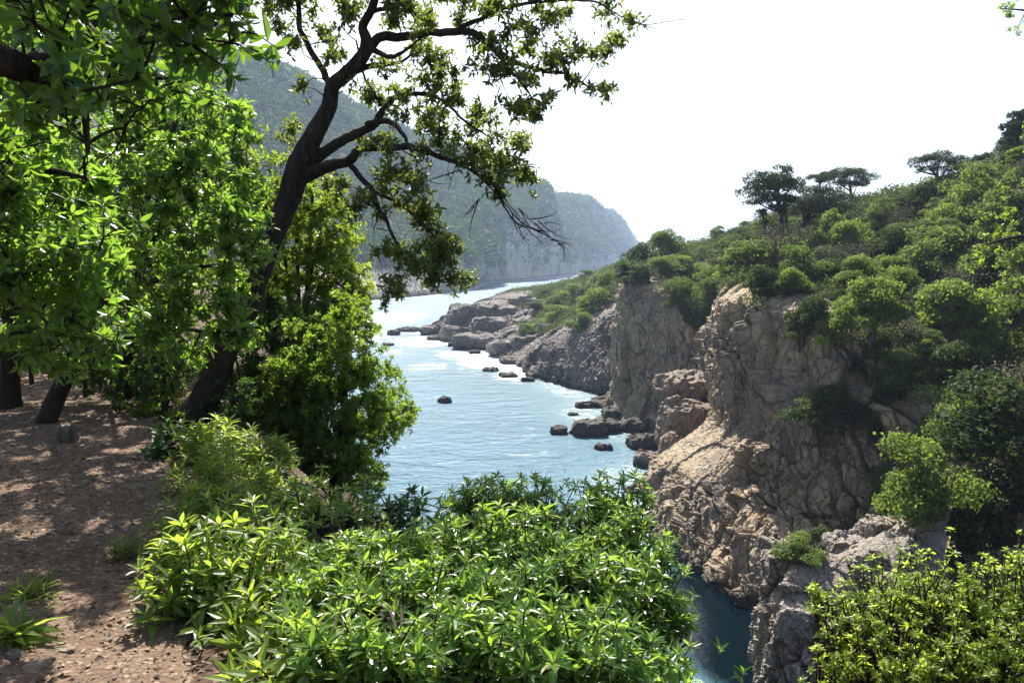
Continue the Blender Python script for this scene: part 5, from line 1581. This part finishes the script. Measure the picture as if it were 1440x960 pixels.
for lab, xy, lobes, k in [
    ('tall herb clump nearest the shining leafy plant', (-1.95, 4.7), [(260, 735, 4.8, .2), (300, 720, 4.9, .24), (330, 745, 4.8, .22)], 0.10),
    ('herb clump in the middle of the verge with upright spires', (-2.2, 5.7), [(255, 690, 5.8, .22), (290, 660, 5.9, .22), (320, 690, 5.7, .24)], 0.10),
    ('herb clump against the bright small-leaved bush', (-1.75, 5.5), [(345, 700, 5.5, .26), (380, 680, 5.7, .24), (365, 725, 5.3, .24)], 0.10),
    ('furthest herb clump in half shade by the gnarled tree', (-2.6, 7.0), [(300, 620, 7.0, .26), (345, 635, 6.9, .26), (385, 650, 6.8, .26), (270, 635, 7.0, .2)], 0.12)]:
    bush(lab, xy, lobes, 54, k * 1.15, 10, 9, leaf_long(0.19, 0.3, 0.06), 'leaf_herb', GH, 'herb', 'plant', 25, 95, 0.006, 'stem_green', up=1.1)
bush('dark broad-leaved plant in shade beside the gnarled trunk', (-3.1, 7.2), [(240, 625, 7.2, .2), (265, 615, 7.3, .22), (225, 640, 7.1, .14)], 30, 0.14, 8, 5, BROAD, 'leaf_shade', None, 'leafy_plant', 'plant')

# shrub in the lower right corner, rooted down the slope
RB = [(1190, 880, 5.7, .32), (1240, 850, 5.8, .36), (1300, 840, 5.7, .36), (1370, 850, 5.6, .36), (1430, 830, 5.5, .34), (1180, 940, 5.4, .3), (1250, 930, 5.3, .38), (1330, 930, 5.2, .38), (1410, 920, 5.2, .38), (1445, 790, 5.6, .14), (1300, 985, 5.0, .36), (1420, 985, 5.0, .34), (1160, 845, 5.8, .16)]
bush('small-leaved yellow green bush filling the bottom right', (3.0, 5.9), RB, 62, 0.052, 9, 14, BROAD, 'leaf_yellow', None, lo=40, hi=100, stem_r=0.012, spread=0.3, leadk=2.2)

# loose little plants
def sprig(label, base, top, n, L, mat, name='seedling', tmpl=LONG, group='seedlings by the viewpoint'):
    b, e = np.array(base), np.array(top)
    t = thing(name, label, 'plant', b, group)
    st, lf = MB(), MB()
    m = (b + e) / 2 + rng.normal(0, 0.03, 3)
    pth = smooth_path(np.array([b, m, e]), 6)
    tube(st, pth, np.linspace(0.006, 0.002, len(pth)), 5)
    k = rng.uniform(0.35, 1, n)
    P = np.stack([np.interp(k, np.linspace(0, 1, len(pth)), pth[:, q]) for q in range(3)], 1)
    D = norm(rng.normal(size=(n, 3)) * np.array([1, 1, 0.3]) + np.array([0, 0, 0.35]))
    scatter(lf, tmpl, P, D, np.tile([[0, 0, 1.0]], (n, 1)) + rng.normal(0, 0.2, (n, 3)), L * rng.uniform(0.7, 1.1, n))
    rosettes(lf, e[None], norm(e - b)[None], np.array([L]), 6, tmpl, 25, 80)
    st.build('stem', M['stem_green'], t, True)
    lf.build('foliage', M[mat], t)
for lab, px, py, Y, h in [('thin seedling with a single whorl at the bottom by the gully', 1012, 912, 4.6, 0.9), ('leafy sprig at the bottom edge left of the yellow green bush', 1045, 945, 4.3, 0.8), ('short sprig at the bottom edge under the sprawling glossy shrub', 965, 940, 4.0, 0.7)]:
    e = at(px, py, Y)
    sprig(lab, (e[0] - 0.05, e[1], gz(e[0], e[1])), e, 9, 0.10, 'leaf_glossy')
g = ground_hit(275, 930)
sprig('tiny seedling growing in the shade on the path edge', g - [0, 0, .01], g + [0.02, 0, 0.12], 6, 0.07, 'leaf_herb')

def tuft(label, px, py, n, L, h, mat, tmpl=NARROW, name='grass_tuft', up=0.9, wid=None, cat='grass tuft'):
    g = ground_hit(px, py)
    t = thing(name, label, cat, g)
    lf = MB()
    D = norm(rng.normal(size=(n, 3)) * np.array([1, 1, 0.25]) + np.array([0, 0, up]))
    P = g + rng.normal(0, 1, (n, 3)) * np.array([0.035, 0.035, 0.004])
    Nn = np.array([0, 0, 1.0]) - D * D[:, 2:3] + rng.normal(0, 0.15, (n, 3))
    scatter(lf, tmpl, P, D, Nn, L * rng.uniform(0.6, 1.1, n), None, wid)
    st = MB()
    tube(st, [g - [0, 0, .04], g + [0, 0, .015], g + [0, 0, .04]], [0.02, 0.024, 0.014], 7)
    st.build('stem', M['stem_green'], t, True)
    lf.build('blades', M[mat], t)
tuft('strap-leaved bright plant at the left edge of the path', 14, 902, 46, 0.26, 0.2, 'leaf_herb', leaf_long(0.17, 0.5, 0.06), 'strap_leaved_plant', 0.75, cat='plant')
tuft('thin shaded grass tuft behind the strap-leaved plant', 42, 842, 60, 0.17, 0.15, 'leaf_herb', NARROW, 'grass_tuft', 1.3, 0.6)
g = ground_hit(185, 785)
bush('low round weed alone on the bare path', (g[0], g[1]), [(185, 772, g[1], .12), (165, 778, g[1], .09), (208, 774, g[1], .09)], 260, 0.045, 9, 8, NARROW, 'leaf_herb', None, 'weed', 'plant', 30, 100, 0.003, 'stem_green')

# stones and stump on the path
def ground_stone(px, py, w, h, label, seed, name='stone', mat='boulder'):
    g = ground_hit(px, py)
    ww, hh = px2m(w, g[1]) / 2, px2m(h, g[1])
    rock(name, label, 'stone', (g[0], g[1], g[2] + hh * 0.2), (ww, ww * 0.8, hh * 0.6), seed, M[mat], rng.random() * 3, 3, 0.16, 'stones on the path')
ground_stone(96, 622, 26, 30, 'upright grey stone in the shade of the wood', 81)
ground_stone(92, 918, 30, 8, 'pale flat stone near the strap-leaved plant', 82)
ground_stone(52, 942, 38, 9, 'largest tan stone at the bottom of the path', 83)
ground_stone(20, 928, 26, 12, 'brown stone under the strap-leaved plant', 84)
ground_stone(150, 905, 16, 6, 'small pale chip of stone in the middle of the path', 85)
ground_stone(78, 805, 14, 7, 'little stone behind the grass tuft', 86)

def litter():
    n = 26000
    k = rng.integers(0, len(PATHC), n)
    xy = PATHC[k] + rng.normal(0, 1, (n, 2)) * np.array([1.25, 0.6])
    keep = (xy[:, 1] > 1.5) & (xy[:, 1] < 14) & (edge_dist(xy[:, 0], xy[:, 1]) < 0.2)
    xy = xy[keep]
    z = ground_z(xy[:, 0], xy[:, 1]) + 0.024
    m = len(xy)
    P = np.c_[xy, z]
    D = norm(rng.normal(size=(m, 3)) * np.array([1, 1, 0.22]))
    Nn = np.array([0, 0, 1.0]) + rng.normal(0, 0.32, (m, 3))
    S = np.clip(rng.lognormal(-3.75, 0.42, m), 0.01, 0.075)
    mb = MB()
    scatter(mb, leaf_long(0.5, rng.uniform(-0.2, 0.3), 0.12), P, D, Nn, S, rng.random(m) ** 1.6)
    tag(mb.build('leaf_litter', M['litter']), 'dry brown leaves and bits scattered over the path', 'leaf litter', None, 'stuff')
    # gravel
    V0 = np.array([(1, 0, 0), (0, 1, 0), (-1, 0, 0), (0, -1, 0), (0, 0, 0.7), (0, 0, -0.4)], float)
    T0 = np.array([(0, 1, 4), (1, 2, 4), (2, 3, 4), (3, 0, 4), (1, 0, 5), (2, 1, 5), (3, 2, 5), (0, 3, 5)])
    n = 9000
    k = rng.integers(0, len(PATHC), n)
    xy = PATHC[k] + rng.normal(0, 1, (n, 2)) * np.array([1.0, 0.5])
    keep = (xy[:, 1] > 1.5) & (xy[:, 1] < 10) & (edge_dist(xy[:, 0], xy[:, 1]) < -0.05)
    xy = xy[keep]
    m = len(xy)
    S = np.clip(rng.lognormal(-4.9, 0.5, m), 0.003, 0.028)
    a = rng.random(m) * 6.28
    jit = 1 + rng.normal(0, 0.25, (m, 6, 3))
    Q = V0[None] * jit * S[:, None, None]
    V = np.stack([Q[..., 0] * np.cos(a)[:, None] - Q[..., 1] * np.sin(a)[:, None], Q[..., 0] * np.sin(a)[:, None] + Q[..., 1] * np.cos(a)[:, None], Q[..., 2]], -1)
    V = V + np.c_[xy, ground_z(xy[:, 0], xy[:, 1]) + 0.02][:, None]
    mb = MB()
    mb.add(V.reshape(-1, 3), T=(T0[None] + (np.arange(m) * 6)[:, None, None]).reshape(-1, 3))
    tag(mb.build('gravel', M['path']), 'small grit and pebbles strewn on the dirt path', 'gravel', None, 'stuff')
litter()

def verge():
    # low seedlings and creeping leaves along both sides of the path
    n = 2600
    x, y = rng.uniform(-9, 0.5, n), rng.uniform(1.8, 15, n)
    e = edge_dist(x, y)
    d = np.min(np.linalg.norm(PATHC[None, ::6] - np.stack([x, y], 1)[:, None], axis=2), axis=1)
    patchy = fbm(np.stack([x * 0.9, y * 0.9, 0 * x], 1), 3, 61)
    keep = (d > 1.0 + 0.5 * rng.random(n)) & (e < 0.6) & (patchy > -0.12)
    x, y = x[keep], y[keep]
    m = len(x)
    k = 9
    P = np.repeat(np.c_[x, y, ground_z(x, y) + 0.01], k, 0) + rng.normal(0, 0.04, (m * k, 3)) * np.array([1, 1, 0.25])
    D = norm(rng.normal(size=(m * k, 3)) * np.array([1, 1, 0.3]) + np.array([0, 0, 0.55]))
    mb = MB()
    scatter(mb, LONG, P, D, np.tile([[0, 0, 1.0]], (m * k, 1)) + rng.normal(0, 0.3, (m * k, 3)), rng.uniform(0.025, 0.085, m * k))
    tag(mb.build('ground_cover', M['leaf_herb']), 'low creeping leaves and seedlings growing along the verge of the path', 'ground cover', None, 'stuff')
verge()

def fallen(label, x0, y0, x1, y1, w, bend):
    a, b = ground_hit(x0, y0), ground_hit(x1, y1)
    mid = (a + b) / 2 + np.array([bend, bend * 0.4, 0])
    pts = smooth_path(np.array([a, mid, b]), 8)
    pts[:, 2] = ground_z(pts[:, 0], pts[:, 1]) + w * 0.8
    mb = MB()
    tube(mb, pts, np.linspace(w, w * 0.4, len(pts)), 6, 0.2, 4)
    for q in (5, 9, 12):
        e = pts[q] + np.array([rng.normal(0, 0.09), rng.normal(0, 0.09), 0.02])
        tube(mb, [pts[q], (pts[q] + e) / 2 + np.array([0, 0, 0.012]), e], [w * 0.5, w * 0.4, w * 0.2], 4)
    o = mb.build('fallen_branch', M['bark_pale'], None, True)
    tag(o, label, 'branch', 'dead branches on the path')
fallen('pale dead branch lying in the shade left of the upright grey stone', 28, 618, 50, 655, 0.014, 0.05)
fallen('thin dead twig at the left edge of the path in half shade', 22, 700, 40, 738, 0.010, -0.05)
fallen('crooked dead branch across the back of the path', 108, 640, 190, 622, 0.013, 0.08)
fallen('short broken twig in the sunlit front of the path', 120, 850, 168, 838, 0.008, 0.03)
# ------------------------------------------------------------------ light, air and render settings
SUN_AZ, SUN_EL = math.radians(-10), math.radians(48)
world = bpy.data.worlds.new('World')
scene.world = world
world.use_nodes = True
wt = world.node_tree
bg = wt.nodes['Background']
sky = wt.nodes.new('ShaderNodeTexSky')
sky.sky_type = 'NISHITA'
sky.sun_disc = False
sky.sun_elevation = SUN_EL
sky.sun_rotation = SUN_AZ
sky.altitude = 20
sky.air_density = 1.0
sky.dust_density = 2.5
sky.ozone_density = 1.0
wt.links.new(sky.outputs[0], bg.inputs['Color'])
bg.inputs['Strength'].default_value = 0.08
sd = bpy.data.lights.new('sun', 'SUN')
sd.energy = 5.0
sd.angle = math.radians(0.55)
sd.color = (1.0, 0.94, 0.85)
sun = bpy.data.objects.new('sun', sd)
COL.objects.link(sun)
to_sun = Vector((math.sin(SUN_AZ) * math.cos(SUN_EL), math.cos(SUN_AZ) * math.cos(SUN_EL), math.sin(SUN_EL)))
sun.rotation_euler = (-to_sun).to_track_quat('-Z', 'Y').to_euler()
sun.location = (0, 0, 300)

def haze_box():
    mb = MB()
    x, y0, y1, z0, z1 = 7600, -300, 7600, -9.5, 420
    V = [(a, b, c) for a in (-x, x) for b in (y0, y1) for c in (z0, z1)]
    Q = [(0, 1, 3, 2), (4, 6, 7, 5), (0, 4, 5, 1), (2, 3, 7, 6), (0, 2, 6, 4), (1, 5, 7, 3)]
    mb.add(V, Q=Q)
    m = bpy.data.materials.new('sea_air')
    m.use_nodes = True
    t = m.node_tree
    t.nodes.clear()
    out = t.nodes.new('ShaderNodeOutputMaterial')
    v = t.nodes.new('ShaderNodeVolumePrincipled')
    v.inputs['Color'].default_value = (0.52, 0.68, 0.95, 1)
    v.inputs['Density'].default_value = HAZE
    v.inputs['Anisotropy'].default_value = 0.2
    t.links.new(v.outputs[0], out.inputs['Volume'])
    o = mb.build('haze', m)
    tag(o, 'thin bluish sea haze lying over the bay', 'haze', None, 'stuff')
HAZE = 0.0002
haze_box()

scene.render.engine = 'CYCLES'
cy = scene.cycles
cy.use_denoising = True
try:
    cy.denoiser = 'OPENIMAGEDENOISE'
    cy.denoising_input_passes = 'RGB_ALBEDO_NORMAL'
except Exception:
    pass
cy.max_bounces = 7
cy.diffuse_bounces = 3
cy.glossy_bounces = 2
cy.transmission_bounces = 4
cy.volume_bounces = 0
cy.transparent_max_bounces = 4
cy.caustics_reflective = False
cy.caustics_refractive = False
cy.sample_clamp_indirect = 6
cy.use_adaptive_sampling = True
cy.adaptive_threshold = 0.02
vs = scene.view_settings
vs.view_transform = 'Standard'
vs.look = 'None'
vs.exposure = 1.58
vs.gamma = 1
vs.use_curve_mapping = False
